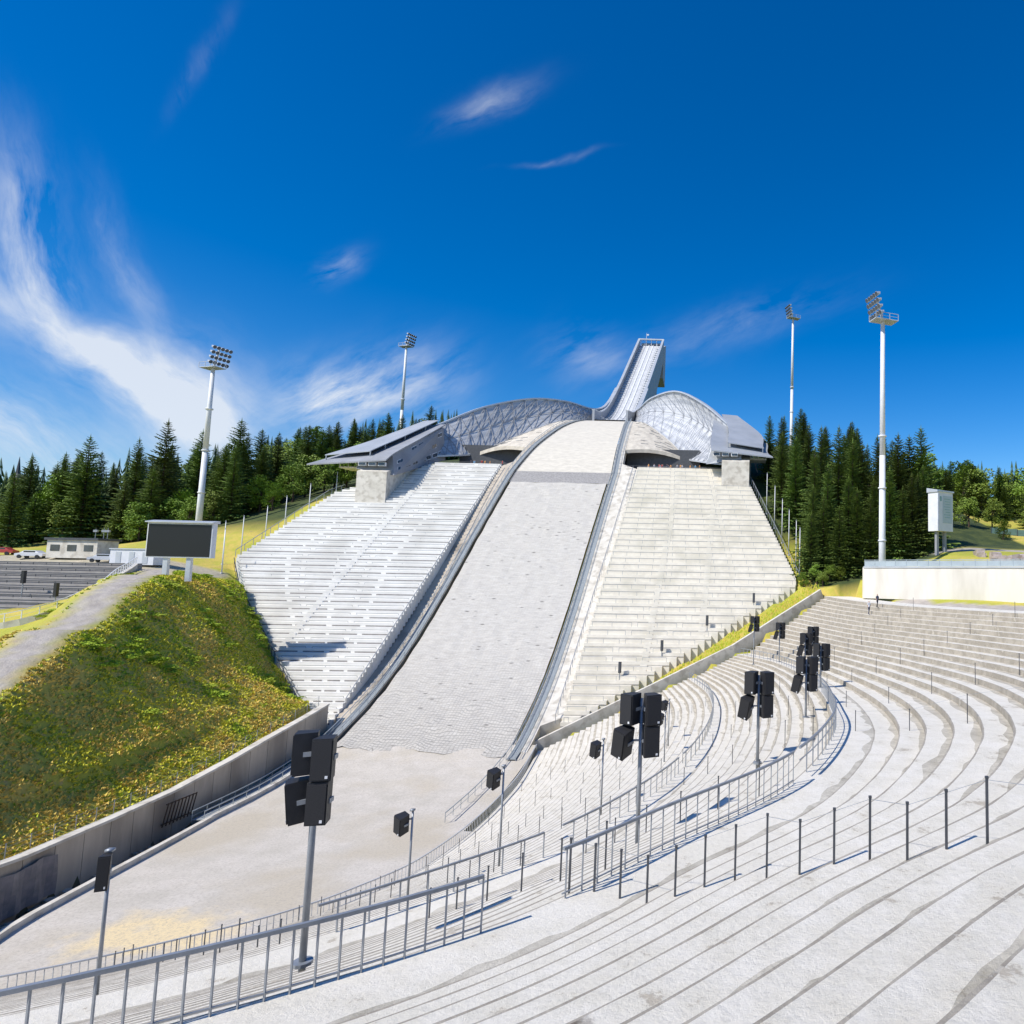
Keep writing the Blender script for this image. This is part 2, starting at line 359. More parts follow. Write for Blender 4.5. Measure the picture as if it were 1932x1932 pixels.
mb=MB()
for a in range(32,88,2):
    p=S(a,kerbt(a)-.2,prof(a));q=S(a+2,kerbt(a+2)-.2,prof(a+2)); mb.beam(p+Vector((0,0,.1)),q+Vector((0,0,.1)),.45,.7)
put('outrun_kerb',mesh_of('outrun_kerb',mb,M_conc),label='low pale concrete kerb edging the gravel outrun',category='kerb')
wall=thing('retaining_wall','weathered concrete retaining wall below the grassy bank','wall')
WT=[(100,-19.6,-15.6),(95,-20.5,-15.6),(88,-21.6,-15.7),(82,-22.6,-15.7),(74,-23.6,-15.6),(66,-23.7,-14.8),(57,-23.5,-13.6),(50,-22.7,-12.2),(42,-21.6,-10),(34,-21,-7.5)]
WS=[w[0] for w in WT][::-1];WZ=[w[1] for w in WT][::-1];WTT=[w[2] for w in WT][::-1]
def wtop(s): return float(np.interp(s,WS,WZ))
def wallt(s): return float(np.interp(s,WS,WTT))
mb=MB()
for (s0,z0,t0),(s1,z1,t1) in zip(WT[:-1],WT[1:]):
    a=S(s0,t0);b=S(s1,t1)
    n=max(1,int((s0-s1)/2.4))
    for k in range(n):
        p=a.lerp(b,k/n);q=a.lerp(b,(k+1)/n-.02/n);zp=z0+(z1-z0)*k/n;zq=z0+(z1-z0)*(k+1)/n
        mb.hexa([(p.x,p.y,-28.6),(q.x,q.y,-28.6),(q.x-.9,q.y,-28.6),(p.x-.9,p.y,-28.6),(p.x,p.y,zp),(q.x,q.y,zq),(q.x-.9,q.y,zq),(p.x-.9,p.y,zp)])
part('wall_face',mb,M_concd,wall)
mb=MB()
for (s0,z0,t0),(s1,z1,t1) in zip(WT[:-1],WT[1:]): mb.beam(S(s0,t0-.3,z0+.1),S(s1,t1-.3,z1+.1),.9,.24)
part('coping',mb,M_conc,wall)
fence=thing('wire_fence','thin wire fence with slim steel posts above a concrete wall','fence')
mw=MB();m1=MB();m1.beam((0,0,-.6),(0,0,1.2),.05);fpm=mesh_of('fence_post',m1,M_steel)
for (s0,z0,t0),(s1,z1,t1) in zip(WT[:-1],WT[1:]):
    n=max(1,int((s0-s1)/2)); a=S(s0,t0-1.4,z0);b=S(s1,t1-1.4,z1)
    for k in range(n): put('fence_post',fpm,fence,loc=a.lerp(b,k/n))
    for h in(.5,.85,1.15): mw.beam(a+Vector((0,0,h)),b+Vector((0,0,h)),.015)
part('wire',mw,M_steel,fence)
g=thing('tarpaulin','grey tarpaulin sheets hung on the weathered retaining wall','tarpaulin')
mb=MB()
for i in range(16):
    for j in range(6):
        def P(i,j):
            s_=60-i*.42; return S(s_,wallt(s_)+.3+.14*math.sin(i*1.4+j*.4),-24.3-j*.52+.25*abs(math.sin(i*.39))*(1-j/6))
        mb.quad(P(i,j),P(i+1,j),P(i+1,j+1),P(i,j+1))
part('tarpaulin_sheet',mb,noisemat('tarp',(.30,.27,.26),(.2,.19,.19),1,.8),g,True)
mb=MB()
for k in range(9): mb.beam(S(76-k*.45,-15.25,-26.6),S(76-k*.45,-14.8,-24.2),.08)
mb.beam(S(76,-14.85,-24.3),S(72.2,-14.85,-24.3),.1);mb.beam(S(76,-15.2,-26.3),S(72.2,-15.2,-26.3),.1)
put('timber_frame',mesh_of('timber_frame',mb,M_trunk),label='brown slatted frame leaning against the retaining wall',category='frame')
# rubble at the foot of the wall
r=random.Random(9);mb=MB()
for k in range(160):
    s_=r.uniform(44,90);t_=wallt(s_)+r.uniform(.2,2.2);p=S(s_,t_,-27.9);q=r.uniform(.15,.5)
    v=[Vector((r.uniform(.5,1)*a,r.uniform(.5,1)*b,r.uniform(.4,.9)*c))*q+p for a,b,c in((-1,-1,-1),(1,-1,-1),(1,1,-1),(-1,1,-1),(-1,-1,1),(1,-1,1),(1,1,1),(-1,1,1))]
    mb.hexa(v)
put('rubble',mesh_of('rubble',mb,M_concd),kind='stuff',label='loose stones in the drain along the wall',category='rocks')

# ------------------------------------------------------------------ hill stands
def hill_stand(name,inner,outer,label,sd,mat,mat2,gm):
    root=thing(name,label,'grandstand')
    mb=MB();s=100.6;k=0
    so=[o[0] for o in outer];to=[o[1] for o in outer]
    D=.82
    while s<162.5:
        t1=float(np.interp(s,so,to)); z=standz(s+D)
        z0=z-2.6
        a,b=(sd*inner,sd*t1)
        if a>b:a,b=b,a
        if b-a>.5:
            p=[S(s,a,z0),S(s,b,z0),S(s+D*1.06,b,z0),S(s+D*1.06,a,z0),S(s,a,z),S(s,b,z),S(s+D*1.06,b,z),S(s+D*1.06,a,z)]
            mb.hexa(p,0)
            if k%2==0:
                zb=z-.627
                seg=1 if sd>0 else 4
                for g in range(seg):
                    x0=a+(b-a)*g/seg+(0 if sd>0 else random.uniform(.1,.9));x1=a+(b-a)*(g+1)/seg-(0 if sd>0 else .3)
                    mb.beam(S(s-.04,x0,zb+.08),S(s-.04,x1,zb+.08),.08,.24 if sd<0 else .13,1)  # dark strip standing in for the shadow gap behind each tread
                mr=MB()
                segs=3 if b-a>14 else 1
                hh=.22 if sd<0 else .7
                for g in range(segs):
                    x0=a+(b-a)*g/segs+.5;x1=a+(b-a)*(g+1)/segs-.5
                    mr.beam(S(s+.1,x0,z+hh),S(s+.1,x1,z+hh),.06,.07 if sd<0 else .05)
                    nn=max(1,int((x1-x0)/(5 if sd<0 else 2.5)))
                    for q in range(nn+1):
                        xx=x0+(x1-x0)*q/nn; mr.beam(S(s+.1,xx,z-.02),S(s+.1,xx,z+hh-.025),.05)
                part('crush_barrier',mr,mat2,root)
        s+=D;k+=1
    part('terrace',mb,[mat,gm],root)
    for f in ((.36,.66) if sd>0 else (.5,)):
        mb=MB();s=104
        while s<161:
            t1=float(np.interp(s,so,to)); tt=sd*(inner+(46-inner)*f)
            if abs(tt)<t1-1:
                mb.box(S(s+.1,tt,standz(s+D)+.12-.45),(1.1,.42,.9),m=0)
            s+=D
        part('stair_aisle',mb,mat,root)
    return root
LS=[(100,17),(102,20),(124,46),(131.5,53),(150.6,47),(162,31),(163,30)]
RS=[(100.5,18.5),(127,53),(129,53),(162.5,42.3)]
hill_stand('grandstand',15.3,LS,'white concrete standing terraces with dark rails beside the landing slope',-1,M_concw,M_steel,M_shadeline)
hill_stand('grandstand',17.0,RS,'beige concrete standing terraces with thin grey rails beside the landing slope',1,M_standR,M_steel,M_shadelineR)
def railing(name,pts,label,h=1.05,sp=1.5,pw=.07,rw=.10,mat=M_steel,rails=(1.0,),bars=False,cat='railing',sink=.3,zoff=0):
    root=thing(name,label,cat)
    P=[Vector(p)+Vector((0,0,zoff)) for p in pts]
    for r in rails:
        mb=MB(); w=rw if r==rails[0] else rw*.4
        for a,b in zip(P[:-1],P[1:]): mb.beam(a+Vector((0,0,h*r)),b+Vector((0,0,h*r)),w,w*.9)
        part('handrail' if r==rails[0] else 'lower_rail',mb,mat,root)
    d=0;nxt=0;cnt=0;mb=MB();pm=None
    for a,b in zip(P[:-1],P[1:]):
        L=(b-a).length
        while nxt<=d+L:
            q=a.lerp(b,(nxt-d)/max(L,1e-6))
            if cnt<95 and not bars:
                if pm is None:
                    m1=MB();m1.beam((0,0,-sink),(0,0,h-rw*.46),pw,pw); pm=mesh_of('post',m1,mat)
                put('post',pm,root,loc=q)
            else: mb.beam(q-Vector((0,0,sink)),q+Vector((0,0,h-rw*.46)),pw)
            cnt+=1; nxt+=sp
        d+=L
    if mb.v: part('post_row' if not bars else 'bars',mb,mat,root,kind='stuff')
    return root
def edge_pts(tab,sd,s0,s1,off=.6):
    out=[];s=s0
    while s<=s1:
        t=float(np.interp(s,[a for a,b in tab],[b for a,b in tab])); out.append(S(s,sd*(t+off),standz(s)+.3)); s+=2
    return out
railing('stair_railing',edge_pts(LS,-1,102,131),'dark stepped steel railing along the edge of white terraces',mat=M_dark,sp=1.6,rw=.10)
railing('stair_railing',edge_pts(LS,-1,132,152),'steel railing climbing beside the white terraces',sp=2)
railing('stair_railing',edge_pts(RS,1,129,161),'steel railing climbing beside the beige terraces',sp=1.6,rw=.10)
railing('stair_railing',[S(s,16.2,standz(s)+.4) for s in range(101,162,2)],'steel railing along the inner edge of beige terraces',sp=1.6)
railing('stair_railing',[S(s,-14.9,standz(s)+.4) for s in range(103,162,2)],'steel railing along the inner edge of white terraces',sp=1.6)
mb=MB()
line=[Vector((-31.9,98.4,-24.0)),Vector((-5.2,114.6,-11.8)),Vector((10.2,126.6,-2.6))]
for a,b in zip(line[:-1],line[1:]): mb.beam(a-Vector((0,0,1)),b-Vector((0,0,1)),.5,2.4)
put('dividing_wall',mesh_of('dividing_wall',mb,M_conc),label='sloping concrete dividing wall between terraces and grass verge',category='wall')
def wline(x,y):
    best=None
    for a,b in zip(line[:-1],line[1:]):
        ab=b-a; l2=ab.x**2+ab.y**2
        tt=((x-a.x)*ab.x+(y-a.y)*ab.y)/l2; tc_=min(1,max(0,tt))
        px_,py_=a.x+ab.x*tc_,a.y+ab.y*tc_
        d=math.hypot(x-px_,y-py_); side=(ab.x*(y-a.y)-ab.y*(x-a.x))
        if best is None or d<best[0]: best=(d,side,a.z+ab.z*tc_,tt)
    return best

# ------------------------------------------------------------------ terrain
ctrl=[(15,110,-3.5),(36,94,-3.5),(30,80,-3.5),(45,70,-3.4),(60,50,-3),(60,0,-2.2),(30,0,-2.1),(45,30,-2.6),(20,116,-3.4),(10,-20,-1.9),(-20,-25,-1.9),(0,-60,-2),(100,0,0),(90,90,0),
(25,119,.6),(45,108,1.0),(60,120,3),(34,130,5.0),(50,160,8),(70,200,15),(60,260,26),(110,160,12),(120,260,30),
(12,133,-.5),(20,136,1.5),(15,150,9),(10,165,18),(5,180,26),(8,240,46),(30,180,20),(30,230,36),(8,128,-2.5),
(-86,95,-1.7),(-86,100,-1.8),(-84.2,90,-2.5),(-82.5,86,-3.5),(-78.6,76,-7.0),(-76,70,-9.7),(-72,60,-12.5),(-68,50,-15),(-88.9,110,-1.7),(-92.4,120,-2.2),
(-74,93,-12.8),(-72.7,86,-14.0),(-69.5,76,-17.0),(-68.5,70,-18.0),(-65.5,60,-19.6),(-61,50,-20.2),(-80,100,-8.0),(-77.5,110,-15.4),(-70,104,-19.8),(-86,117,-9.2),(-68,98,-18.0),(-83,106,-8),
(-63.8,95,-19.8),(-63.8,86,-21.4),(-62.6,76,-22.8),(-61.5,66,-23.1),(-59.8,57,-22.8),(-57.5,48,-21.8),(-55,38,-21),
(-94,122.5,-5),(-100,128,-.5),(-104,132,.8),(-106,140,6),(-101,153,14),(-117,145,8),(-135,150,5),(-140,125,1),(-109,119,0),(-122,122,.4),(-100,112,-.8),(-93,104,-1.7),
(-88,84,-7.5),(-85,76,-9.5),(-82,68,-12),(-92,82,-8.8),(-110,82,-9.5),(-120,60,-12),(-150,90,-9),(-160,60,-10),(-80,58,-14),(-80,40,-17),
(-43,230,40),(-48,300,50),(-90,220,36),(-135,210,27),(-132,240,38),(-160,180,12),(-200,200,15),(-200,300,30),(-300,200,5),(-300,400,30),(-43,400,60),(100,400,45),(300,300,20),(300,0,0),(0,-300,-5),(-300,-200,-10),(-300,0,-10),(-200,100,-4),
(-60,160,22),(-30,160,22),(-43,190,36),(-85,165,22),(-5,165,22),(-60,20,-18),(-45,-20,-6)]
C=np.array(ctrl,float)
D_=np.sqrt(((C[:,None,:2]-C[None,:,:2])**2).sum(-1))
n=len(C);Amat=np.zeros((n+3,n+3));Amat[:n,:n]=D_-np.eye(n)*.5;Amat[:n,n]=1;Amat[:n,n+1:]=C[:,:2];Amat[n,:n]=1;Amat[n+1:,:n]=C[:,:2].T
W=np.linalg.solve(Amat,np.concatenate([C[:,2],[0,0,0]]))
def hrbf(X,Y):
    out=np.zeros(len(X))
    for i in range(0,len(X),20000):
        x=X[i:i+20000];y=Y[i:i+20000]
        r=np.sqrt((x[:,None]-C[None,:,0])**2+(y[:,None]-C[None,:,1])**2)
        out[i:i+20000]=r@W[:n]+W[n]+W[n+1]*x+W[n+2]*y
    d=np.sqrt((X+40)**2+(Y-120)**2); w=np.clip((d-420)/500,0,1); w=w*w*(3-2*w)
    return out*(1-w)+(-8)*w
def axisgrid(v,st,far):
    v=list(v); k=st;x=v[-1]
    while x<far: k*=1.25; x+=k; v.append(x)
    k=st;x=v[0]
    while x>-far: k*=1.25; x-=k; v.insert(0,x)
    return np.array(v)
gx=axisgrid(list(np.arange(-155,-68,1.25))+list(np.arange(-68,-50,.45))+list(np.arange(-50,70,1.25)),1.25,4000)
gy=axisgrid(np.arange(-20,250,1.25),1.25,4000)
GX,GY=np.meshgrid(gx,gy);X=GX.ravel();Y=GY.ravel();Z=hrbf(X,Y)
bank=((X>-95)&(X<-57)&(Y>35)&(Y<125))
rough=np.array([ (mnoise.noise(Vector((x*.2,y*.2,0)))*.5+mnoise.noise(Vector((x*.7,y*.7,3)))*.3) if b else 0 for x,y,b in zip(X,Y,bank)])
PATH=[(-66,44),(-68.5,50),(-72.5,60),(-76.3,70),(-79,76),(-83,86),(-87,94),(-93,104),(-100,113),(-125,117)]
def segd(x,y,pts,foot=False):
    d=np.full(len(x),1e9);fx=np.zeros(len(x));fy=np.zeros(len(x))
    for a,b in zip(pts[:-1],pts[1:]):
        a=np.array(a,float);b=np.array(b,float);ab=b-a
        t=np.clip(((x-a[0])*ab[0]+(y-a[1])*ab[1])/(ab@ab),0,1)
        dd=np.hypot(x-a[0]-t*ab[0],y-a[1]-t*ab[1]); m=dd<d
        fx=np.where(m,a[0]+t*ab[0],fx);fy=np.where(m,a[1]+t*ab[1],fy);d=np.minimum(d,dd)
    return (d,fx,fy) if foot else d
Z=Z+rough*.7
pd,fx,fy=segd(X,Y,PATH,True)
wp=np.clip((4.6-pd)/2.4,0,1); zp=hrbf(fx,fy)-.15
wp=np.where(bank|(pd<5),wp,0)
Z=Z*(1-wp)+zp*wp
BX=lambda k:-90-.93*k
def blz(y): return -6.9+(y-90)/1.5*.46
SOl=[o[0] for o in LS];TOl=[o[1] for o in LS];SOr=[o[0] for o in RS];TOr=[o[1] for o in RS]
for i in range(len(X)):
    x,y=X[i],Y[i]
    if -160<x<75 and -35<y<220:
        z=Z[i]; t=x+43+.035*y; s=y-.035*t
        wt_=wallt(s)-.45
        if 28<s<99 and wt_<t<17: z=min(z,-28.2)
        elif 95<=s<214 and abs(t)<17.6: z=min(z,prof(s)-2.2,(standz(s)-2.2 if s<163 else 99))
        if 100<s<183:
            o=(float(np.interp(s,SOl,TOl)) if t<0 else float(np.interp(s,SOr,TOr))) if s<163 else 43
            if abs(t)<o+.4: z=min(z,(standz(s)-1.9) if s<163 else 22.4)
        if 30<s<100 and wt_-5<t<=wt_: z=min(z,wtop(s)-.2+max(0,(wt_-1.0-t))*.75)
        kk=(y-90)/1.5
        if x>-152 and 88.5<y<118 and x<BX(kk)+1.5:
            yb=y-(6*(BX(kk)-x)/60)
            z=min(z,blz(max(yb,88.5))-.8)
        w_=wline(x,y)
        hill=False
        if w_[1]>0 and w_[0]<10 and -.02<w_[3]:
            hill=True
            zz=w_[2]-.35+.45*max(0,w_[0]-1)
            inside=(100<s<163 and abs(t)<float(np.interp(s,SOr,TOr))+.4)
            z=min(z,zz) if inside else (zz if w_[0]<6 and w_[3]<1.02 else z)
        if not hill and x>-95:
            m=None
            for co,ix,d in kd.find_range((x,y,0),2.2):
                zz=bowl_samples[ix].z-.8
                if m is None or zz<m:m=zz
            if m is not None and z>m: z=m
        Z[i]=z
me=bpy.data.meshes.new('terrain')
nx=len(gx);ny=len(gy)
idx=np.arange(nx*ny).reshape(ny,nx)
faces=np.stack([idx[:-1,:-1].ravel(),idx[:-1,1:].ravel(),idx[1:,1:].ravel(),idx[1:,:-1].ravel()],1)
me.from_pydata(np.stack([X,Y,Z],1).tolist(),[],faces.tolist())
me.polygons.foreach_set('use_smooth',[True]*len(me.polygons))
grav=np.clip((2.3-pd)/.9,0,1)
tax=(X+43+.035*Y)
plaza=((X>5)&(X<75)&(Y>-40)&(Y<106)).astype(float)
lawn2=((X>24)&(Y>91-(X-36)*.8)&(Y<106)).astype(float)
path2=np.clip((3.5-segd(X,Y,[(34,134),(44,141),(58,138),(85,128)]))/1.5,0,1)
grav=np.maximum(grav,plaza*(1-lawn2)); grav=np.maximum(grav,path2)
grav=np.maximum(grav,((Y<0)&(np.abs(X)<120)).astype(float))
grav=np.maximum(grav,((X<-98)&(X>-160)&(Y>108)&(Y<126)).astype(float)*.8)
saxa=Y-.035*tax
wta=np.interp(saxa,WS,WTT)
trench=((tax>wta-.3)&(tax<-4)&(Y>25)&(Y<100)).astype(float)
forest=np.clip(((Y-140)/8),0,1)*((X<-104)|(X>-4)&(X<60))
forest=np.maximum(forest,((Y>128)&(X>8)&(X<33)).astype(float))
forest=np.maximum(forest,(Y>163).astype(float)*(X<42))
for nm,arr in(('gravel',grav),('forest',forest),('trench',trench)):
    at=me.attributes.new(nm,'FLOAT','POINT'); at.data.foreach_set('value',arr.astype(np.float32))
def groundmat():
    m,nt,b=newmat('hillside_grass');L=nt.links
    tc=N(nt,'ShaderNodeTexCoord')
    def nz(sc,d=6,r=.6):
        q=N(nt,'ShaderNodeTexNoise');q.inputs['Scale'].default_value=sc;q.inputs['Detail'].default_value=d;q.inputs['Roughness'].default_value=r;L.new(tc.outputs['Object'],q.inputs['Vector']);return q.outputs[0]
    def mix(f,a,bb):
        q=N(nt,'ShaderNodeMix',data_type='RGBA')
        L.new(f,q.inputs[0])
        for i,v in((6,a),(7,bb)):
            if isinstance(v,tuple): q.inputs[i].default_value=(*v,1)
            else: L.new(v,q.inputs[i])
        return q.outputs[2]
    def rg(f,a,c):
        q=N(nt,'ShaderNodeMapRange');q.inputs[1].default_value=a;q.inputs[2].default_value=c;L.new(f,q.inputs[0]);return q.outputs[0]
    g=mix(rg(nz(.09),.42,.58),(.36,.37,.04),(.56,.43,.09))
    g=mix(rg(nz(.5),.45,.65),g,(.42,.40,.05))
    g=mix(rg(nz(1.3),.58,.70),g,(.44,.32,.13))
    def at(n): q=N(nt,'ShaderNodeAttribute');q.attribute_name=n;return q.outputs['Fac']
    fo=mix(rg(nz(.3),.4,.6),(.03,.05,.012),(.07,.09,.02))
    g=mix(at('forest'),g,fo)
    gr=mix(rg(nz(.8),.35,.65),(.48,.43,.37),(.35,.31,.27))
    g=mix(at('gravel'),g,gr)
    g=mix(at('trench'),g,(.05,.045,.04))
    L.new(g,b.inputs['Base Color']);b.inputs['Roughness'].default_value=.95
    bp=N(nt,'ShaderNodeBump');bp.inputs['Strength'].default_value=.5;bp.inputs['Distance'].default_value=.3;L.new(nz(2,6,.7),bp.inputs['Height']);L.new(bp.outputs[0],b.inputs['Normal'])
    return m
me.materials.append(groundmat())
put('terrain',me,kind='structure')
Zg=Z.reshape(ny,nx)
def tz(x,y):
    i=min(max(bisect_right(gx,x)-1,0),nx-2);j=min(max(bisect_right(gy,y)-1,0),ny-2)
    u=(x-gx[i])/(gx[i+1]-gx[i]);v=(y-gy[j])/(gy[j+1]-gy[j])
    return float((Zg[j,i]*(1-u)+Zg[j,i+1]*u)*(1-v)+(Zg[j+1,i]*(1-u)+Zg[j+1,i+1]*u)*v)
def pathdist(x,y): return float(segd(np.array([x]),np.array([y]),PATH)[0])

mb=MB()
M_g=[noisemat('grass_green',(.32,.44,.02),(.44,.52,.03),1,.9),noisemat('grass_ochre',(.80,.60,.14),(.68,.50,.11),1,.9),noisemat('grass_yellowgreen',(.68,.62,.05),(.54,.53,.04),1,.9)]
cnt=0
def greenv(x,y): return mnoise.noise(Vector((x*.10,y*.10,5)))+.6*mnoise.noise(Vector((x*.35,y*.35,1)))+(y-84)*.018
while cnt<30000:
    x=random.uniform(-97,-55);y=random.uniform(38,128)
    t=x+43+.035*y;s=y-.035*t
    if t>wallt(s)-1.3: continue
    zc=tz(x,y)
    if zc<-23.7: continue
    if pathdist(x,y)<2.1+random.random()*.5: continue
    if x<-83 and y<96 and pathdist(x,y)>2.4 and x<-80-(y-70)*.3: continue
    if s>100 and abs(t)<float(np.interp(s,SOl,TOl))+.5: continue
    v=greenv(x,y)
    k=0 if v>.34 else (2 if v>-.06 else 1)
    if random.random()<.22:k=random.choice((0,1,2,2))
    h=random.uniform(.06,.22)*(1.2 if k==0 else 1)
    for q in range(3):
        a=random.uniform(0,6.28);w=.10+.12*random.random();lx=random.uniform(-.3,.3);ly=random.uniform(-.3,.3)
        ca,sa=math.cos(a)*w,math.sin(a)*w
        mb.tri((x-ca+lx*.3,y-sa+ly*.3,zc-.08),(x+ca+lx*.3,y+sa+ly*.3,zc-.08),(x+lx,y+ly,zc+h),k)
    cnt+=1
cnt=0
while cnt<2500:
    f=random.random(); a,b=(line[0],line[1]) if f<.6 else (line[1],line[2]); u=random.random(); p=a.lerp(b,u)
    x=p.x-random.uniform(.5,4.0)*.55;y=p.y+random.uniform(.5,4.0)*.83
    t=x+43+.035*y;s=y-.035*t
    if s>100 and t<float(np.interp(s,SOr,TOr))+.3: cnt+=1;continue
    zc=tz(x,y);w=.12;mb.tri((x-w,y,zc-.1),(x+w,y,zc-.1),(x,y,zc+random.uniform(.2,.5)),random.choice((0,1,2)));cnt+=1
put('grass',mesh_of('grass',mb,M_g),kind='stuff',label='dry yellow and green grass on the bank',category='grass')
def bush_mesh(seed,n=300):
    r=random.Random(seed);mb=MB()
    for lob in range(7):
        a=r.uniform(0,6.28);d=r.uniform(0,.6);c=Vector((math.cos(a)*d,math.sin(a)*d,r.uniform(.1,.5)));R=r.uniform(.3,.5)
        for i in range(n//7):
            v=Vector((r.gauss(0,1),r.gauss(0,1),abs(r.gauss(0,1)))).normalized()*R*r.uniform(.7,1.05)+c
            u=Vector((r.gauss(0,1),r.gauss(0,1),r.gauss(0,1))).normalized();w=u.orthogonal().normalized()
            s_=r.uniform(.05,.10); mb.quad(v-u*s_,v-w*s_,v+u*s_,v+w*s_)
    return mb
M_bush=noisemat('bush_leaves',(.28,.39,.018),(.42,.50,.035),1.5,.8,vary=.2)
BM=[mesh_of('bush',bush_mesh(i),M_bush) for i in range(3)]
for i in range(120):
    for _ in range(60):
        x=random.uniform(-90,-65);y=random.uniform(66,118)
        t=x+43+.035*y;s=y-.035*t
        if greenv(x,y)>.25 and t<-19 and tz(x,y)>-20 and pathdist(x,y)>3.4 and x>-92+(100-y)*.25 and not(s>100 and abs(t)<float(np.interp(s,SOl,TOl))+1): break
    else: continue
    s_=random.uniform(.5,1.2)
    put('bush',random.choice(BM),label='low green shrub on the grassy bank',category='bush',group='shrubs on the grassy bank',loc=(x,y,tz(x,y)-.1),rot=(0,0,random.uniform(0,6)),scale=(s_*1.4,s_*1.4,s_*.6))

# ------------------------------------------------------------------ trees
def fir_mesh(seed,H=20,R=3.7,dens=34):
    r=random.Random(seed);mb=MB()
    z=H*.03
    while z<H*.985:
        f=1-z/H
        rad=R*(f**.72)*r.uniform(.72,1.15)+.12
        nb=max(4,int(6+6*f**.5))
        a0=r.uniform(0,6.28)
        for b in range(nb):
            a=a0+6.283*b/nb+r.uniform(-.3,.3);L=rad*r.uniform(.55,1.15)
            dr=-.35*f-.02+r.uniform(-.12,.1); up=.28*(1-f)
            dx,dy=math.cos(a),math.sin(a);nx_,ny_=-dy,dx
            ns=4; prev=Vector((dx*.1,dy*.1,z))
            for i in range(1,ns+1):
                t=i/ns
                p=Vector((dx*L*t,dy*L*t,z+L*(dr*t+up*t+.16*t*t)))
                wd=L*.30*(1-t*.7)+.08
                m=(prev+p)/2
                mb.tri(prev,p,m+Vector((nx_*wd,ny_*wd,-wd*.45))+(p-prev)*.7)
                mb.tri(prev,p,m-Vector((nx_*wd,ny_*wd,wd*.45))+(p-prev)*.7)
                mb.tri(prev,p,m+Vector((0,0,-wd*.9))+(p-prev)*.2)
                prev=p
        z+=H/dens*r.uniform(.75,1.1)*(.55+.6*f)
    for i in range(5):
        a=i*1.256; mb.tri((.12*math.cos(a),.12*math.sin(a),H*.955),(.12*math.cos(a+1.2),.12*math.sin(a+1.2),H*.955),(0,0,H*1.02))
    tk=MB(); tk.cyl((0,0,-1),(0,0,H*.5),.26,.16,8); tk.cyl((0,0,H*.5),(0,0,H*.97),.16,.03,6)
    for q in range(14):
        a=r.uniform(0,6.28);zz=H*r.uniform(.06,.6);tk.cyl((0,0,zz),(math.cos(a)*1.4,math.sin(a)*1.4,zz-.2),.05,.02,5)
    return mb,tk
FIR=[]
for i in range(5):
    mb,tk=fir_mesh(i,20,[3.8,4.2,3.4,4.6,4.0][i],[32,30,34,28,32][i]); FIR.append((mesh_of('crown',mb,M_fir),mesh_of('trunk',tk,M_trunk)))
def dec_mesh(seed,H=12):
    r=random.Random(seed);mb=MB();tk=MB()
    tk.cyl((0,0,-1),(0,0,H*.35),.25,.18,8)
    for l in range(26):
        a=r.uniform(0,6.28);zz=H*r.uniform(.18,.92);d=r.uniform(.2,1)*2.9*math.sin(math.pi*min(1,zz/H*.95+.05))**.6
        c=Vector((math.cos(a)*d,math.sin(a)*d,zz));R=r.uniform(.8,1.5)
        if l<9: tk.cyl((0,0,H*.3+l*.25),c,.11,.03,6)
        for i in range(100):
            v=Vector((r.gauss(0,1),r.gauss(0,1),r.gauss(0,1))).normalized()*R*r.uniform(.6,1.08)+c
            u=Vector((r.gauss(0,1),r.gauss(0,1),r.gauss(0,1))).normalized();w=u.orthogonal().normalized();s_=r.uniform(.12,.24)
            mb.quad(v-u*s_,v-w*s_,v+u*s_,v+w*s_)
    return mb,tk
DEC=[]
for i in range(3):
    mb,tk=dec_mesh(20+i); DEC.append((mesh_of('crown',mb,M_leaf),mesh_of('trunk',tk,M_trunk)))
def tree(kind,x,y,top=None,H=None,wide=1.0):
    g=tz(x,y)
    base=20 if kind=='fir' else 12
    if top is not None: H=top-g
    s_=H/base; ms=random.choice(FIR if kind=='fir' else DEC)
    wd=max(.45,min(1.25,s_))*wide*random.uniform(.85,1.15) if kind=='fir' else s_*wide
    lab='tall dark green fir standing on the forested hillside' if kind=='fir' else 'bright green leafy tree at the forest edge'
    r=thing('fir_tree' if kind=='fir' else 'leafy_tree',lab,'tree','fir trees on the hillside' if kind=='fir' else 'leafy trees on the hillside',loc=(x,y,g-.2),rot=(0,0,random.uniform(0,6.28)),scale=(wd,wd,s_))
    put('crown',ms[0],r);put('trunk',ms[1],r)
for x,y,t in [(-151,150,28.4),(-134,150,32.3),(-141,151,28.2),(-138,156,28),(-157,151,24.6),(-147,158,26),(-132,157,31.5),(-129.5,165,36),(-128,170,34.5),(-128,176,35),(-133,172,34),(-126,160,30),(-120,152,27),(-162,156,24),(-122,163,29),
  (-140,200,41),(-138,205,43),(-136,208,44),(-134.6,210,45.5),(-131,213,46),(-130,214,45),(-128,215,45.5),(-126,218,47),(-124,219,46),(-130,226,50),(-116,230,56),(-135,196,41),(-130,196,40),(-123,205,42),(-116,200,41),(-112,196,40),
  (0,172,41),(3,165,39),(6.3,160,38),(9.1,155,35),(11.4,148,33),(14.8,143,32),(17.5,141,29),(19.6,142,28),(22.5,140,29.5),(26.8,140,30),(29.5,142,30),(32,142,32),(34,147,27.5),(12,137,23),(16,135,20),(24,134,22),(20,132.5,16),(30,136,21),(9.5,140,27),(6,150,31),(3,155,33),(25,150,31),(19,152,33),(13,158,35),(28,148,29)]:
    tree('fir',x,y,top=t,wide=1.15)
for x,y,H in[(8.5,133,13),(11,134.5,16),(14,133,14),(17.5,133.5,17),(21,135,18),(26.5,133.5,15),(28.5,134.5,17),(31.5,138,18),(23,137,20),(9,136,17)]: tree('fir',x,y,H=H,wide=1.2)
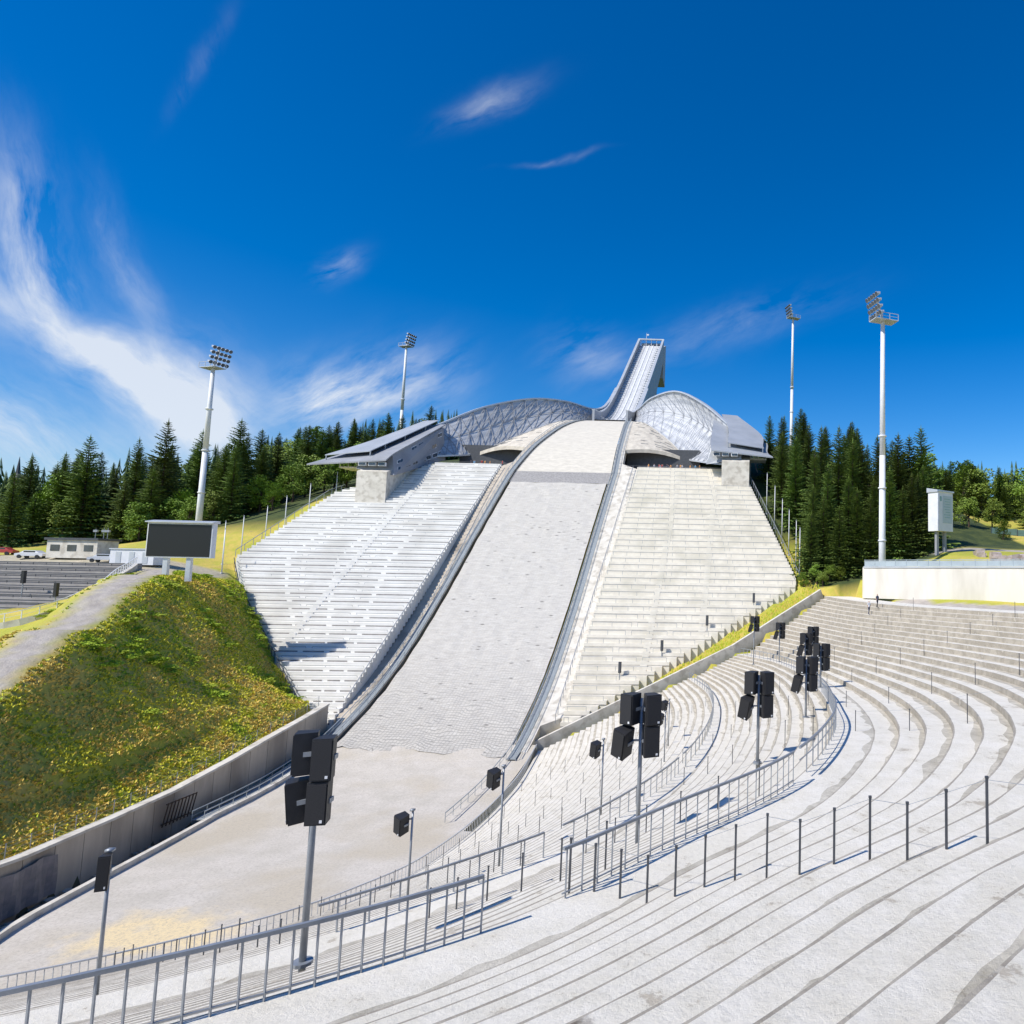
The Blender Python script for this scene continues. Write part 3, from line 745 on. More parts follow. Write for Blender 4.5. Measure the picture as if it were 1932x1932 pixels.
for i in range(85):
    x=random.uniform(-215,-108);y=random.uniform(150,245)
    if x>-118 and y<185: continue
    tree('fir' if random.random()<.85 else 'dec',x,y,H=random.uniform(13,19),wide=1.15)
for i in range(24):
    x=random.uniform(-185,-120);y=random.uniform(140,156); tree('fir' if i%2 else 'dec',x,y,H=random.uniform(6,9) if i%2==0 else random.uniform(11,16),wide=1.25)
for x,y,H in[(-118,158,9),(-114,163,10),(-122,150,8),(-116,170,11),(-112,175,11),(-124,146,8),(-110,168,9),(-128,150,10),(-108,180,11),(-113,155,7),(-119,166,9),(-107,172,9),(-104,186,10),(-110,187,11)]: tree('dec',x,y,H=H,wide=1.2)
for i in range(26):
    x=random.uniform(2,36);y=random.uniform(150,200); tree('fir',x,y,H=random.uniform(14,19),wide=1.2)
for i in range(46):
    x=random.uniform(48,105);y=random.uniform(195,260)
    tree('fir' if random.random()<.7 else 'dec',x,y,H=random.uniform(11,17),wide=1.3)
for x,y,H in[(7,129,3),(9.5,130,4),(12,131,3.5),(46,172,7),(52,176,8),(60,182,8),(57,165,5),(68,176,7),(75,170,7),(10.5,128.5,3),(14,130.5,3)]: tree('dec',x,y,H=H,wide=1.5)
mb=MB()
def farfir(x,y,z,H,R):
    r=random
    for k in range(8):
        z0=z+H*(.03+k*.122);rr=R*(1-k/8.3)
        ang=[6.283*i/8+r.uniform(-.3,.3) for i in range(8)]
        for i in range(8):
            a,b=ang[i],ang[(i+1)%8]+(6.283 if i==7 else 0);q=rr*r.uniform(.7,1.2)
            mb.tri((x,y,z0+H*.2),(x+q*math.cos(a),y+q*math.sin(a),z0-.3),(x+rr*.6*math.cos((a+b)/2),y+rr*.6*math.sin((a+b)/2),z0+.5))
for i in range(1500):
    if i<900: x=random.uniform(-520,-160);y=random.uniform(165,420)
    elif i<1250: x=random.uniform(70,330);y=random.uniform(230,420)
    else: x=random.uniform(-160,-105); y=random.uniform(235,300)
    farfir(x,y,tz(x,y)-.5,random.uniform(11,18),random.uniform(2.6,4.0))
put('forest',mesh_of('forest',mb,M_fird),kind='stuff',label='distant dense conifer forest covering the hills',category='forest')

# ------------------------------------------------------------------ tower and inrun
tower=thing('ski_jump_tower','curved steel ski jump tower with inrun track','ski jump tower')
TR=[(212,47.8),(222,49.5),(232,53.6),(242,59.8),(252,67),(262,74.6),(272,82.2),(284,91.4),(296,100.5)]
UN=[(212,44),(222,44.5),(232,46),(242,49.5),(252,55),(262,62),(272,70),(284,81),(296,93)]
WL=[(212,50.8),(222,52.6),(232,56.6),(242,62.8),(252,69.8),(262,77.3),(272,85.0),(284,94.2),(296,103.4)]
def smoothtab(tab):
    P=cr([(a,b,0) for a,b in tab],8); return [(p.x,p.y) for p in P]
TR=smoothtab(TR);UN=smoothtab(UN);WL=smoothtab(WL)
def ip(tab,s): return float(np.interp(s,[a for a,b in tab],[b for a,b in tab]))
SS=[212+i*2 for i in range(43)]
mb=MB();mt=MB()
M_clad=noisemat('tower_cladding',(.38,.40,.43),(.30,.32,.35),.5,.6,metal=.1,stretch=(1,1,.3))
for a,b in zip(SS[:-1],SS[1:]):
    za,zb=ip(TR,a),ip(TR,b)
    mt.quad(S(a,-4.9,za),S(a,4.9,za),S(b,4.9,zb),S(b,-4.9,zb))
    mb.quad(S(a,-5.6,ip(UN,a)),S(b,-5.6,ip(UN,b)),S(b,5.6,ip(UN,b)),S(a,5.6,ip(UN,a)))
for sd in(-1,1):
    ms=MB()
    for a,b in zip(SS[:-1],SS[1:]):
        ms.hexa([S(a,sd*4.9,ip(UN,a)),S(a,sd*5.6,ip(UN,a)),S(b,sd*5.6,ip(UN,b)),S(b,sd*4.9,ip(UN,b)),S(a,sd*4.9,ip(WL,a)),S(a,sd*5.6,ip(WL,a)),S(b,sd*5.6,ip(WL,b)),S(b,sd*4.9,ip(WL,b))])
    part('side_cladding',ms,M_clad,tower)
    mc=MB()
    for a,b in zip(SS[:-1],SS[1:]): mc.beam(S(a,sd*5.3,ip(WL,a)+.12),S(b,sd*5.3,ip(WL,b)+.12),.9,.3)
    part('top_coping',mc,M_steell,tower)
part('underside',mb,M_grayp,tower)
part('inrun_deck',mt,noisemat('inrun_deck',(.56,.57,.58),(.45,.46,.47),.6,.8),tower)
for t0 in(-.9,.9):
    mb=MB()
    for a,b in zip(SS[:-1],SS[1:]): mb.beam(S(a,t0,ip(TR,a)+.12),S(b,t0,ip(TR,b)+.12),.5,.16)
    part('ski_track',mb,M_paint,tower)
for sd in(-1,1):
    mb=MB()
    for a in range(214,294,2):
        z=ip(TR,a); mb.beam(S(a,sd*4.6,z+.1),S(a,sd*3.0,z+.1),.5,.2); mb.beam(S(a,sd*2.9,z),S(a,sd*2.9,z+1.0),.08)
    for a,b in zip(SS[:-1],SS[1:]): mb.beam(S(a,sd*2.9,ip(TR,a)+1),S(b,sd*2.9,ip(TR,b)+1),.1)
    part('inrun_stairs',mb,M_steell,tower)
mb=MB();mb.beam(S(296,-5.6,103.4),S(296,5.6,103.4),.9,.5);part('head_coping',mb,M_steell,tower)
mb=MB()
mb.hexa([S(296.3,-5.6,86),S(296.3,5.6,86),S(304,5.6,84),S(304,-5.6,84),S(296.3,-5.6,100.2),S(296.3,5.6,100.2),S(304,5.6,103.4),S(304,-5.6,103.4)])
part('tower_head',mb,M_clad,tower)
mb=MB()
for k in range(5): mb.beam(S(296.5,-4.6+k*2.3,100.2),S(296.5,-4.6+k*2.3,103.2),.2)
mb.beam(S(297,-4.8,101.4),S(297,4.8,101.4),.15); mb.box(S(298.5,0,101.3),(8.8,1.5,1.9),m=1)
part('start_gate',mb,[M_paint,M_glass],tower)
mb=MB();mb.cyl(S(299,-2.6,103),S(299,-2.6,107.5),.12,.05);mb.box(S(299,-2.1,106.6),(1.0,.05,.6))
part('mast',mb,M_paint,tower)
for s_ in(240,262,284):
    for sd in(-1,1): mb=MB();mb.beam(S(s_,sd*4.5,ip(UN,s_)),S(s_-6,sd*4,tz(*S(s_-6,sd*4).xy)-1),.8);part('support_leg',mb,M_steel,tower)

# ------------------------------------------------------------------ wind screens
TOPL=[(250,5.7,68.4),(238,5.8,60.3),(228,6.2,55.4),(219,8.2,53.0),(209,13.4,52.6),(199,21,50.6),(187,29.6,44.9),(176,36.6,37.4),(165,43,30.2)]
TOPR=[(250,5.7,68.4),(238,5.8,60.3),(228,6.2,55.4),(219,8.4,53.5),(209,13.6,54.4),(199,22,54.0),(188,30.2,48.2),(177,37.4,40.4),(168,43,33.4)]
BOT=[(248,5.7,59.0),(235,5.8,52.4),(224,6.2,48.8),(213,7.8,47.3),(202,13.2,44.6),(188,22.4,36.3),(178,27.5,30.4),(171,31.5,28.4),(165,38,26.8)]
def screenmat():
    m,nt,b=newmat('wind_screen_mesh');L=nt.links
    tc=N(nt,'ShaderNodeTexCoord');n1=N(nt,'ShaderNodeTexNoise');n1.inputs['Scale'].default_value=1.0;n1.inputs['Detail'].default_value=5
    mp=N(nt,'ShaderNodeMapping');mp.inputs['Scale'].default_value=(.12,1.6,1);L.new(tc.outputs['UV'],mp.inputs[0]);L.new(mp.outputs[0],n1.inputs['Vector'])
    r=N(nt,'ShaderNodeMapRange');r.inputs[1].default_value=.38;r.inputs[2].default_value=.62;L.new(n1.outputs[0],r.inputs[0])
    mx=N(nt,'ShaderNodeMix',data_type='RGBA');L.new(r.outputs[0],mx.inputs[0]);mx.inputs[6].default_value=(.38,.40,.43,1);mx.inputs[7].default_value=(.55,.56,.57,1)
    L.new(mx.outputs[2],b.inputs['Base Color']);b.inputs['Roughness'].default_value=.6;b.inputs['Metallic'].default_value=.1
    return m
M_screen=screenmat()
for sd in(-1,1):
    root=thing('wind_screen','swooping silvery lattice wind screen flanking the knoll','wind screen','wind screens beside the knoll')
    T=cr([(a,b,c) for a,b,c in (TOPL if sd<0 else TOPR)],7);B=cr([(a,b,c) for a,b,c in BOT],7)
    mb=MB();mbm=MB();uv=[];NV=8
    def P(i,j,off=0):
        f=j/NV;q=T[i].lerp(B[i],f)
        h=(T[i].z-B[i].z)
        bf=max(0,min(1,(i-14)/18))
        bulge=math.sin(math.pi*f)*h*(.04 if sd<0 else .24)*bf
        return S(q.x,sd*(q.y+bulge+off),q.z)
    for i in range(len(T)-1):
        for j in range(NV):
            mb.quad(P(i,j),P(i+1,j),P(i+1,j+1),P(i,j+1))
            uv+=[(i*1.3,j*1.3),(i*1.3+1.3,j*1.3),(i*1.3+1.3,j*1.3+1.3),(i*1.3,j*1.3+1.3)]
        lw=.07 if sd>0 else .11
        if i%2==0 and i+2<len(T) and i>7:
            for j in range(0,NV,4):
                mbm.beam(P(i,j,-.3),P(i+2,j+4,-.3),lw); mbm.beam(P(i+2,j,-.3),P(i,j+4,-.3),lw)
            mbm.beam(P(i,0,-.3),P(i,4,-.3),lw*.8);mbm.beam(P(i,4,-.3),P(i,8,-.3),lw*.8);mbm.beam(P(i,4,-.3),P(i+2,4,-.3),lw*.8)
    me=mesh_of('screen_cladding',mb,M_screen,True);ul=me.uv_layers.new(name='UVMap');ul.data.foreach_set('uv',[c for u in uv for c in u]);put('screen_cladding',me,root)
    part('lattice',mbm,M_grayp,root)
    for jj,wd,hh in((0,.9,.4),(NV,.5,.4)):
        mb=MB()
        for i in range(len(T)-1): mb.beam(P(i,jj),P(i+1,jj),wd,hh)
        part('edge_chord',mb,M_steell,root)
    mb=MB()
    for i in range(30,len(T)-2,2):
        o=lambda i,f:S(T[i].x+2,sd*(T[i].y+3.2+1.5*f),T[i].z-2.2-f*7)
        mb.beam(o(i,0),o(i+2,0),.35);mb.beam(P(i,0),o(i,0),.2);mb.beam(P(i,0),o(i+2,0),.18);mb.beam(o(i,0),o(i+2,1),.2);mb.beam(o(i,0),o(i,1),.2)
    part('outer_truss',mb,M_steel,root)
    deck=thing('knoll_shoulder','pale panelled shoulder deck beside the knoll','deck','knoll shoulder decks')
    mb=MB();nI=40;B2=B[22:]
    def Q(i,j):
        f=i/nI; k=f*(len(B2)-14); k0=int(k);k1=min(k0+1,len(B2)-1)
        b=B2[k0].lerp(B2[k1],k-k0)
        s2=208-f*37; a=Vector((s2,hw(s2)+2.1,prof(s2)+.2))
        g=j/8; q=a.lerp(b,g)
        return S(q.x,sd*q.y,q.z-.1+math.sin(math.pi*g)*1.2*f)
    for i in range(nI):
        for j in range(8):
            mb.quad(Q(i,j),Q(i,j+1),Q(i+1,j+1),Q(i+1,j))
            if i==nI-1:
                d=Vector((0,0,.9)); mb.quad(Q(i+1,j),Q(i+1,j+1),Q(i+1,j+1)-d,Q(i+1,j)-d)
    part('deck_panels',mb,M_panel,deck)
    mb=MB();r=random.Random(3)
    for q in range(34):
        i=r.randint(4,nI-3);j=r.randint(1,6); a=Q(i,j);b=Q(i,min(8,j+1)); mb.beam(a+Vector((0,0,.05)),b+Vector((0,0,.05)),.22,.08)
    part('panel_slots',mb,M_grayp,deck)
    plat=thing('viewing_platform','concrete viewing platform at the top of the terraces','platform','viewing platforms')
    mb=MB(); p=[S(162.4,sd*14,22.6),S(162.4,sd*40,22.6),S(182,sd*40,22.6),S(182,sd*14,22.6)]
    if sd<0:p=p[::-1]
    mb.hexa(p+[q+Vector((0,0,2.0)) for q in p]); part('floor_slab',mb,M_conc,plat)
    mb=MB(); p=[S(176,sd*12,24.7),S(176,sd*31,24.7),S(178,sd*31,24.7),S(178,sd*12,24.7)]
    if sd<0:p=p[::-1]
    mb.hexa(p+[q+Vector((0,0,7.5)) for q in p]); part('back_wall',mb,M_dark,plat)
    mb=MB()
    for q in range(18): mb.beam(S(162.8,sd*(14.5+q*1.4),24.6),S(162.8,sd*(14.5+q*1.4),25.7),.06)
    mb.beam(S(162.8,sd*14.5,25.7),S(162.8,sd*38.3,25.7),.08)
    part('platform_railing',mb,M_dark,plat)
    bld=thing('judges_building','angular grey grandstand building with slanted window strips','building','buildings beside the knoll')
    ds,dz=(0,0) if sd<0 else (8,5.4)
    def E(s,t,z): return S(s+ds,sd*t,z+dz)
    def hexs(mb,p,m=0):
        if sd<0: p=[p[1],p[0],p[3],p[2],p[5],p[4],p[7],p[6]]
        mb.hexa(p,m)
    bt=34.6 if sd<0 else 37.5
    mb=MB();hexs(mb,[E(148,bt,8),E(148,bt+6.4,8),E(166,bt+7,12),E(166,bt,12),E(148,bt,20.8),E(148,bt+6.4,20.8),E(166,bt+7,27),E(166,bt,27)])
    part('base_block',mb,M_conc,bld)
    mb=MB()
    hexs(mb,[E(149.5,33.8,20.2),E(149.5,42,21.5),E(175,43,28),E(173,33.2,27.6),E(151,35.2,25.0),E(151,42,23.8),E(175,43,35),E(173,34.2,36)])
    part('wall',mb,M_grayp if sd<0 else M_roof,bld)
    a0,a1=E(149.5,33.8,20.2),E(151,35.2,25.0);b0,b1=E(173,33.2,27.6),E(173,34.2,36)
    def F(u,v,o):
        p=a0.lerp(b0,u).lerp(a1.lerp(b1,u),v); return p+Vector((-sd*o,0,0))
    for row,(lo,hi) in enumerate(((.18,.34),(.48,.64),(.76,.90))):
        for c in range(7):
            if row==2 and c<2: continue
            if (c+row)%4==3: continue
            u0=.06+c*.132;u1=u0+.10
            fr=MB();fr.hexa([F(u0,lo,-.1),F(u1,lo,-.1),F(u1,lo,.10),F(u0,lo,.10),F(u0,hi,-.1),F(u1,hi,-.1),F(u1,hi,.10),F(u0,hi,.10)])
            um=(u0+u1)/2;l2,h2=lo+.025,hi-.025
            for ua,ub in((u0+.008,um-.004),(um+.004,u1-.008)):
                fr.hexa([F(ua,l2,0),F(ub,l2,0),F(ub,l2,.16),F(ua,l2,.16),F(ua,h2,0),F(ub,h2,0),F(ub,h2,.16),F(ua,h2,.16)],1)
            part('window',fr,[M_paint,M_glass],bld)
    for c in range(3):
        fr=MB();fr.box(E(148.9,36.2+c*2.1,22.5),(1.6,.5,.8),m=0);fr.box(E(148.62,36.2+c*2.1,22.5),(1.3,.2,.5),m=1);part('window',fr,[M_paint,M_glass],bld)
    tip=53 if sd<0 else 49.5
    inn_=[E(148,35.0,23.4),E(151,34.6,25.6),E(162,34.4,31.0),E(174,34.2,37.0)]
    out_=[E(150,tip,22.4),E(154,tip-1.2,24.2),E(164,48.0,29.2),E(176,41,37.0)]
    IN=cr(inn_,5);OU=cr(out_,5)
    def loft(IN,OU,th,mat,name,lift=0,f0=0,f1=1):
        mb=MB();up=Vector((0,0,lift));d=Vector((0,0,th))
        for i in range(len(IN)-1):
            a=IN[i].lerp(OU[i],f0)+up;b=IN[i].lerp(OU[i],f1)+up;c=IN[i+1].lerp(OU[i+1],f1)+up;e=IN[i+1].lerp(OU[i+1],f0)+up
            mb.hexa([a-d,b-d,c-d,e-d,a,b,c,e])
        part(name,mb,mat,bld)
    loft(IN,OU,.3,M_grayp if sd<0 else M_roof,'roof')
    loft(IN[4:],OU[4:],.2,M_roof,'roof_layer',1.2,.30,.92)
    mb=MB()
    for i in range(4,len(IN),3):
        mb.beam(IN[i].lerp(OU[i],.3),IN[i].lerp(OU[i],.3)+Vector((0,0,1.2)),.2);mb.beam(IN[i].lerp(OU[i],.9),IN[i].lerp(OU[i],.9)+Vector((0,0,1.0)),.2)
    part('roof_post',mb,M_steel,bld)
    for k in range(4):
        mb=MB()
        z=22.2+k*2.6;s0=153.5+k*4.5;w0=42.2;w1=48-k*1.6
        mb.hexa([E(s0,w0,z),E(s0,w1,z),E(s0+5,w1,z),E(s0+5,w0,z),E(s0,w0,z+.3),E(s0,w1,z+.3),E(s0+5,w1,z+.3),E(s0+5,w0,z+.3)])
        for q in range(4): mb.beam(E(s0,w0+q*(w1-w0)/3,z),E(s0,w0+q*(w1-w0)/3,z+1.2),.08)
        mb.beam(E(s0,w0,z+1.2),E(s0,w1,z+1.2),.1)
        part('balcony',mb,M_paint,bld)

# ------------------------------------------------------------------ floodlight masts
def flood(x,y,zb,zt,label,face):
    root=thing('floodlight_mast',label,'floodlight','floodlight masts around the ski jump',loc=(x,y,zb),rot=(0,0,face))
    H=zt-zb;mb=MB();mb.cyl((0,0,-3),(0,0,H*.5),.62,.5,16);mb.cyl((0,0,H*.5),(0,0,H),.5,.36,16)
    for z in(1,9,18,27):
        if z<H: mb.cyl((0,0,z),(0,0,z+.25),.7,.7,16)
    part('mast',mb,M_paint,root,True)
    mb=MB();z=H
    mb.box((.2,0,z+.1),(4.4,2.4,.15))
    for a in(-2,-.7,.7,2.4):
        for b in(-1.2,1.2): mb.beam((a,b,z+.1),(a,b,z+1.2),.08)
    for b in(-1.2,1.2): mb.beam((-2,b,z+1.2),(2.4,b,z+1.2),.08);mb.beam((-2,b,z+.65),(2.4,b,z+.65),.05)
    mb.beam((0,0,z),(-1.2,0,z+4),.3)
    for k in range(4): mb.beam((-.9-.25*k,-1.9,z+1+k*1.05),(-.9-.25*k,1.9,z+1+k*1.05),.15)
    part('platform',mb,M_steell,root)
    lm=MB()
    lm.cyl((0,0,0),(-.45,0,-.22),.22,.42,10); lm.cyl((-.45,0,-.22),(-.5,0,-.25),.38,.36,10,m=1)
    lm.box((.12,0,.08),(.3,.3,.3))
    me=mesh_of('lamp',lm,[M_steell,M_glass])
    for k in range(4):
        for c in range(5): put('lamp',me,root,loc=(-1.05-.25*k,-1.7+c*.85,z+1.1+k*1.05))
flood(19.5,116,-3,44.5,'tall white floodlight mast behind a concrete wall',.35)
flood(7.8,240,40,92.6,'slender white floodlight mast rising behind firs',.4)
flood(-119.8,143.5,6,42,'white floodlight mast beside the scoreboard and firs',2.9)
flood(-131.5,240,33,79.5,'slim white floodlight mast above the treetops',2.9)
def flagpole(x,y,h):
    z=tz(x,y);root=thing('flagpole','slim bare white pole standing at the terrace edge','pole','slim poles along the terrace edges',loc=(x,y,z-.2))
    mb=MB();mb.cyl((0,0,0),(0,0,h),.11,.06,8);part('pole',mb,M_paint,root,True)
    mb=MB();mb.cyl((0,0,0),(0,0,.35),.25,.2,8);part('base',mb,M_steel,root,True)
    mb=MB();mb.cyl((0,0,h),(0,0,h+.2),.12,.05,8);part('finial',mb,M_steel,root,True)
for s_,t_ in((127,-52),(131,-55),(135,-54.6),(139,-53),(143,-52),(148,-50.5),(153,-48)): p=S(s_,t_);flagpole(p.x,p.y,8.3)
for s_,t_ in((131,53.9),(134,53.4),(138,52.2),(142,51),(147,49.6),(152,48)): p=S(s_,t_);flagpole(p.x,p.y,9.5)

# ------------------------------------------------------------------ railings in the bowl
def sub(C,a,b,off=0.0): return outset(C,off)[a:b+1]
def near(C,x,y): return min(range(len(C)),key=lambda i:(C[i].x-x)**2+(C[i].y-y)**2)
iA=near(CM,-5.6,14);iB=near(CM,-4.4,15.4);iC=near(CM,.9,23.8)
railing('walkway_railing',sub(CM,iA,len(CM)-1,.12),'grey steel railing along the curved walkway',sp=.34,rw=.075,pw=.028,rails=(1.0,.12))
railing('walkway_railing',sub(CM,iC,iB,.12),'grey steel railing along the curved walkway between stairs',sp=.45,rw=.07,pw=.03,rails=(1.0,.12))
railing('walkway_railing',sub(CM,near(CM,4.3,54),iC-1,.12),'grey steel railing curving round the terraces',sp=1.0,rw=.08,pw=.045,rails=(1.0,.6))
railing('walkway_railing',sub(CM,1,near(CM,4.3,54)-2,.12),'far grey steel railing curving towards the dividing wall',sp=2.0,rw=.09,pw=.06)
j1=near(CL,-16,30);j2=near(CL,-9.5,30.5);j4=near(CL,-6,46)
railing('lower_railing',sub(CL,j2,j1+8,.12),'grey steel railing on the lower walkway',sp=1.0,rw=.08,pw=.045)
railing('lower_railing',sub(CL,j4,j2-2,.12),'grey steel railing on the lower walkway by the stairs',sp=1.0,rw=.08,pw=.045)
railing('lower_railing',sub(CL,1,j4-2,.12),'grey steel railing curving round the lower terraces',sp=2.0,rw=.08)
railing('outrun_fence',sub(CB,0,len(CB)-1,-.2),'light mesh fence of thin bars around the outrun',sp=.4,rw=.10,pw=.04,bars=True,rails=(1.0,.08),mat=M_steell,zoff=-.2,cat='fence')
def stair_line(p0,p1,n,label,h=1.0,w=.07):
    root=thing('stair_handrail',label,'railing'); m1=MB();m1.beam((0,0,-.6),(0,0,h),w,w);m1.box((0,0,h),(w*1.3,w*1.3,.04));pm=mesh_of('post',m1,M_dark)
    wr=MB();pv=None
    for k in range(n):
        f=k/(n-1);x=p0[0]+(p1[0]-p0[0])*f;y=p0[1]+(p1[1]-p0[1])*f;z=bowlz(x,y)
        put('post',pm,root,loc=(x,y,z)); q=Vector((x,y,z+h*.96))
        if pv: wr.beam(pv,q,.008)
        pv=q
    part('cable',wr,M_steel,root)
stair_line((4.5,11.9),(-4.3,16.0),15,'dark steel stair posts joined by a thin cable',w=.042)
def radial(C0,C1,i,f0,f1):
    a=C0[i].lerp(C1[i],f0);b=C0[i].lerp(C1[i],f1);return (a.x,a.y),(b.x,b.y)
for i in (30,44,58,70):
    p,q=radial(CM,CT,i,.05,.98);stair_line(p,q,9,'slender stair posts climbing the upper terraces',w=.035)
for i in (22,40,56,72,88,104):
    p,q=radial(CB,CM,i,.05,.70);stair_line(p,q,14,'slender stair posts on the steep lower terraces',w=.035)
for i in (34,50,66,84,98):
    p,q=radial(CB,CM,i,.75,.97);stair_line(p,q,6,'slender stair posts between the two walkways',w=.04)

# ------------------------------------------------------------------ loudspeakers
def spk_mesh():
    mb=MB();W,Dp,H=.56,.58,1.08
    p=[(-W/2,-Dp/2,-H/2),(W/2,-Dp/2,-H/2),(W*.36,Dp/2,-H/2),(-W*.36,Dp/2,-H/2),(-W/2,-Dp/2,H/2),(W/2,-Dp/2,H/2),(W*.36,Dp/2,H/2),(-W*.36,Dp/2,H/2)]
    mb.hexa(p,0); mb.box((0,-Dp/2-.02,0),(W*.9,.05,H*.92),m=1); mb.box((W*.3,-Dp/2-.05,-H*.4),(.07,.02,.07),m=2)
    for s_ in(-1,1): mb.box((s_*(W*.44),.1,0),(.05,.3,.12),m=3)
    return mesh_of('speaker_box',mb,[M_black,noisemat('grille',(.01,.01,.012),(.02,.02,.022),30,.7),M_paint,M_steel])
SPK=spk_mesh()
def cluster(x,y,zc,rz,near_=False):
    zb=bowlz(x,y);H=zc-zb
    root=thing('loudspeaker_mast','four black loudspeakers clustered on a grey steel pole','loudspeaker','loudspeaker masts around the terraces',loc=(x,y,zb),rot=(0,0,rz))
    mb=MB();mb.cyl((0,0,-.3),(0,0,H+.9),.08,.07,12);part('pole',mb,M_steel,root,True)
    mb=MB();mb.cyl((0,0,-.02),(0,0,.06),.22,.22,12)
    mb.beam((-.3,0,H+.6),(.3,0,H+.6),.07);mb.beam((-.3,0,H-.6),(.3,0,H-.6),.07);part('bracket',mb,M_steel,root)
    lay=((-.22,.54,-1.0,0),(.28,.44,.35,0),(.24,-.58,.3,0),(-.30,-.58,-.95,.10)) if near_ else ((-.36,.56,-.6,0),(.36,.54,.40,0),(.34,-.58,.35,0),(-.60,-.62,-.6,.22))
    for dx,dz_,r,t in lay:
        put('speaker_box',SPK,root,loc=(dx,-.12,H+dz_),rot=(t,.30*(t>.2)+.05*(0<t<.2),r),scale=(.82,.8,.92) if near_ else None)
for a in((-10.9,17.2,-5.05,-.1,True),(-4.5,25.6,-5.5,.1),(-.3,34.7,-5.9,.15),(2.7,45.6,-6.4,.2),(4.6,57.6,-6.7,.25),(5.3,79,-6.9,.5),(4.0,70,-6.9,.5),(1.9,95,-7.6,.5),(-1.7,100,-7.1,.5)): cluster(*a)
def single(x,y,H,rz,slim=False):
    zb=bowlz(x,y);root=thing('loudspeaker_pole','single tilted black loudspeaker on a thin steel pole' if not slim else 'slim upright dark loudspeaker on a thin steel pole','loudspeaker','single loudspeaker poles',loc=(x,y,zb),rot=(0,0,rz))
    mb=MB();mb.cyl((0,0,-.3),(0,0,H),.055,.045,10);mb.box((0,-.03,H+.05),(.18,.18,.08));part('pole',mb,M_steel,root,True)
    mb=MB();mb.beam((0,0,H-.35),(-.35 if not slim else -.05,0,H-.4),.07);part('bracket',mb,M_steel,root)
    if slim: put('speaker_box',SPK,root,loc=(.02,-.22,H-.5),rot=(0,.02,.3),scale=(.5,.5,.9))
    else: put('speaker_box',SPK,root,loc=(-.42,-.1,H-.55),rot=(.2,.28,-.5),scale=(.9,.8,.85))
for a in((-16.3,33,4.1,0),(-12.9,35,4.6,0),(-9.6,42,4.1,0),(-19.2,21,3.85,.2,True),(-8.2,58,4,0),(-9,66,4,0),(-11.5,76,4,0)): single(*a)
for s_,t_ in((117,37),(122,45),(108,24),(112,30)):
    p=S(s_,t_,standz(s_)+.5);root=thing('loudspeaker_column','slim dark column loudspeaker on the terrace edge','loudspeaker','column loudspeakers on the terraces',loc=p)
    mb=MB();mb.cyl((0,0,-.6),(0,0,.6),.08,.08,8);part('post',mb,M_steel,root);mb=MB();mb.box((0,0,1.4),(.42,.4,1.7));mb.box((0,-.21,1.4),(.34,.04,1.5),m=1);part('speaker_box',mb,[M_black,M_dark],root)

# ------------------------------------------------------------------ scoreboard
sb=thing('scoreboard','large blank black video screen in a white frame on two legs','scoreboard',loc=(-85.7,100,0),rot=(0,0,.12),scale=(1.1,1.1,1.1))
mb=MB();mb.box((0,0,3.15),(7.9,.9,4.6));part('frame',mb,M_paint,sb)
mb=MB();mb.box((0,-.47,3.12),(7.6,.06,4.25));part('screen',mb,noisemat('led_screen',(.008,.008,.009),(.012,.012,.013),8,.35),sb)
mb=MB();mb.hexa([(-4.1,-.8,5.45),(4.1,-.8,5.45),(4.1,.7,5.45),(-4.1,.7,5.45),(-4.1,-.8,5.6),(4.1,-.8,5.6),(4.1,.7,5.85),(-4.1,.7,5.85)]);part('roof',mb,M_steell,sb)
for q in(-1.6,1.2):
    mb=MB();mb.box((q,0,-.7),(.55,.5,3.1));part('leg',mb,M_steell,sb)
ib=thing('information_board','pale boxy information board with faint green lines on dark legs','sign',loc=(33,130,4.9),rot=(0,0,.62))
mb=MB();mb.box((0,0,7.6),(4.0,2.6,7.4));part('panel',mb,M_paint,ib)
mb=MB();mb.hexa([(-2.2,-1.5,11.3),(2.2,-1.5,11.3),(2.2,1.5,11.3),(-2.2,1.5,11.3),(-2.2,-1.5,11.6),(2.2,-1.5,11.6),(2.2,1.5,12.2),(-2.2,1.5,12.2)]);part('roof',mb,M_steell,ib)
M_green=noisemat('sign_green',(.25,.45,.42),(.20,.38,.35),2)
mb=MB();mb.box((.4,-1.32,8.0),(2.6,.05,5.2),m=0)
for k in range(8): mb.box((.3+.1*(k%3),-1.36,10.0-k*.5),(1.7-.2*(k%3),.03,.09),m=1)
mb.box((-1.45,-1.33,10.0),(.4,.04,.9),m=1)
part('notice',mb,[noisemat('notice_face',(.52,.60,.60),(.47,.55,.55),1),M_green],ib)
mb=MB();mb.box((2.02,0,7.6),(.05,2.2,6.6));part('side_panel',mb,M_dark,ib)
for q in(-1.1,1.1):
    mb=MB();mb.box((q,0,1.6),(.6,.5,4.6));part('leg',mb,M_grayp,ib)
rw=thing('boundary_wall','long white concrete wall topped with glass railing','wall')
mb=MB();WP=[(15.7,110),(36,95),(75,68)]
for (x0,y0),(x1,y1) in zip(WP[:-1],WP[1:]): mb.beam((x0,y0,-1.0),(x1,y1,-.8),.6,4.9)
mb.beam((15.7,110.3,-1.0),(18,125,-1.0),.6,4.88)
part('wall_face',mb,M_wallf,rw)
mb=MB()
for (x0,y0),(x1,y1) in zip(WP[:-1],WP[1:]): mb.beam((x0,y0,1.5),(x1,y1,1.7),.9,.22)
part('coping',mb,M_steell,rw)
mb=MB()
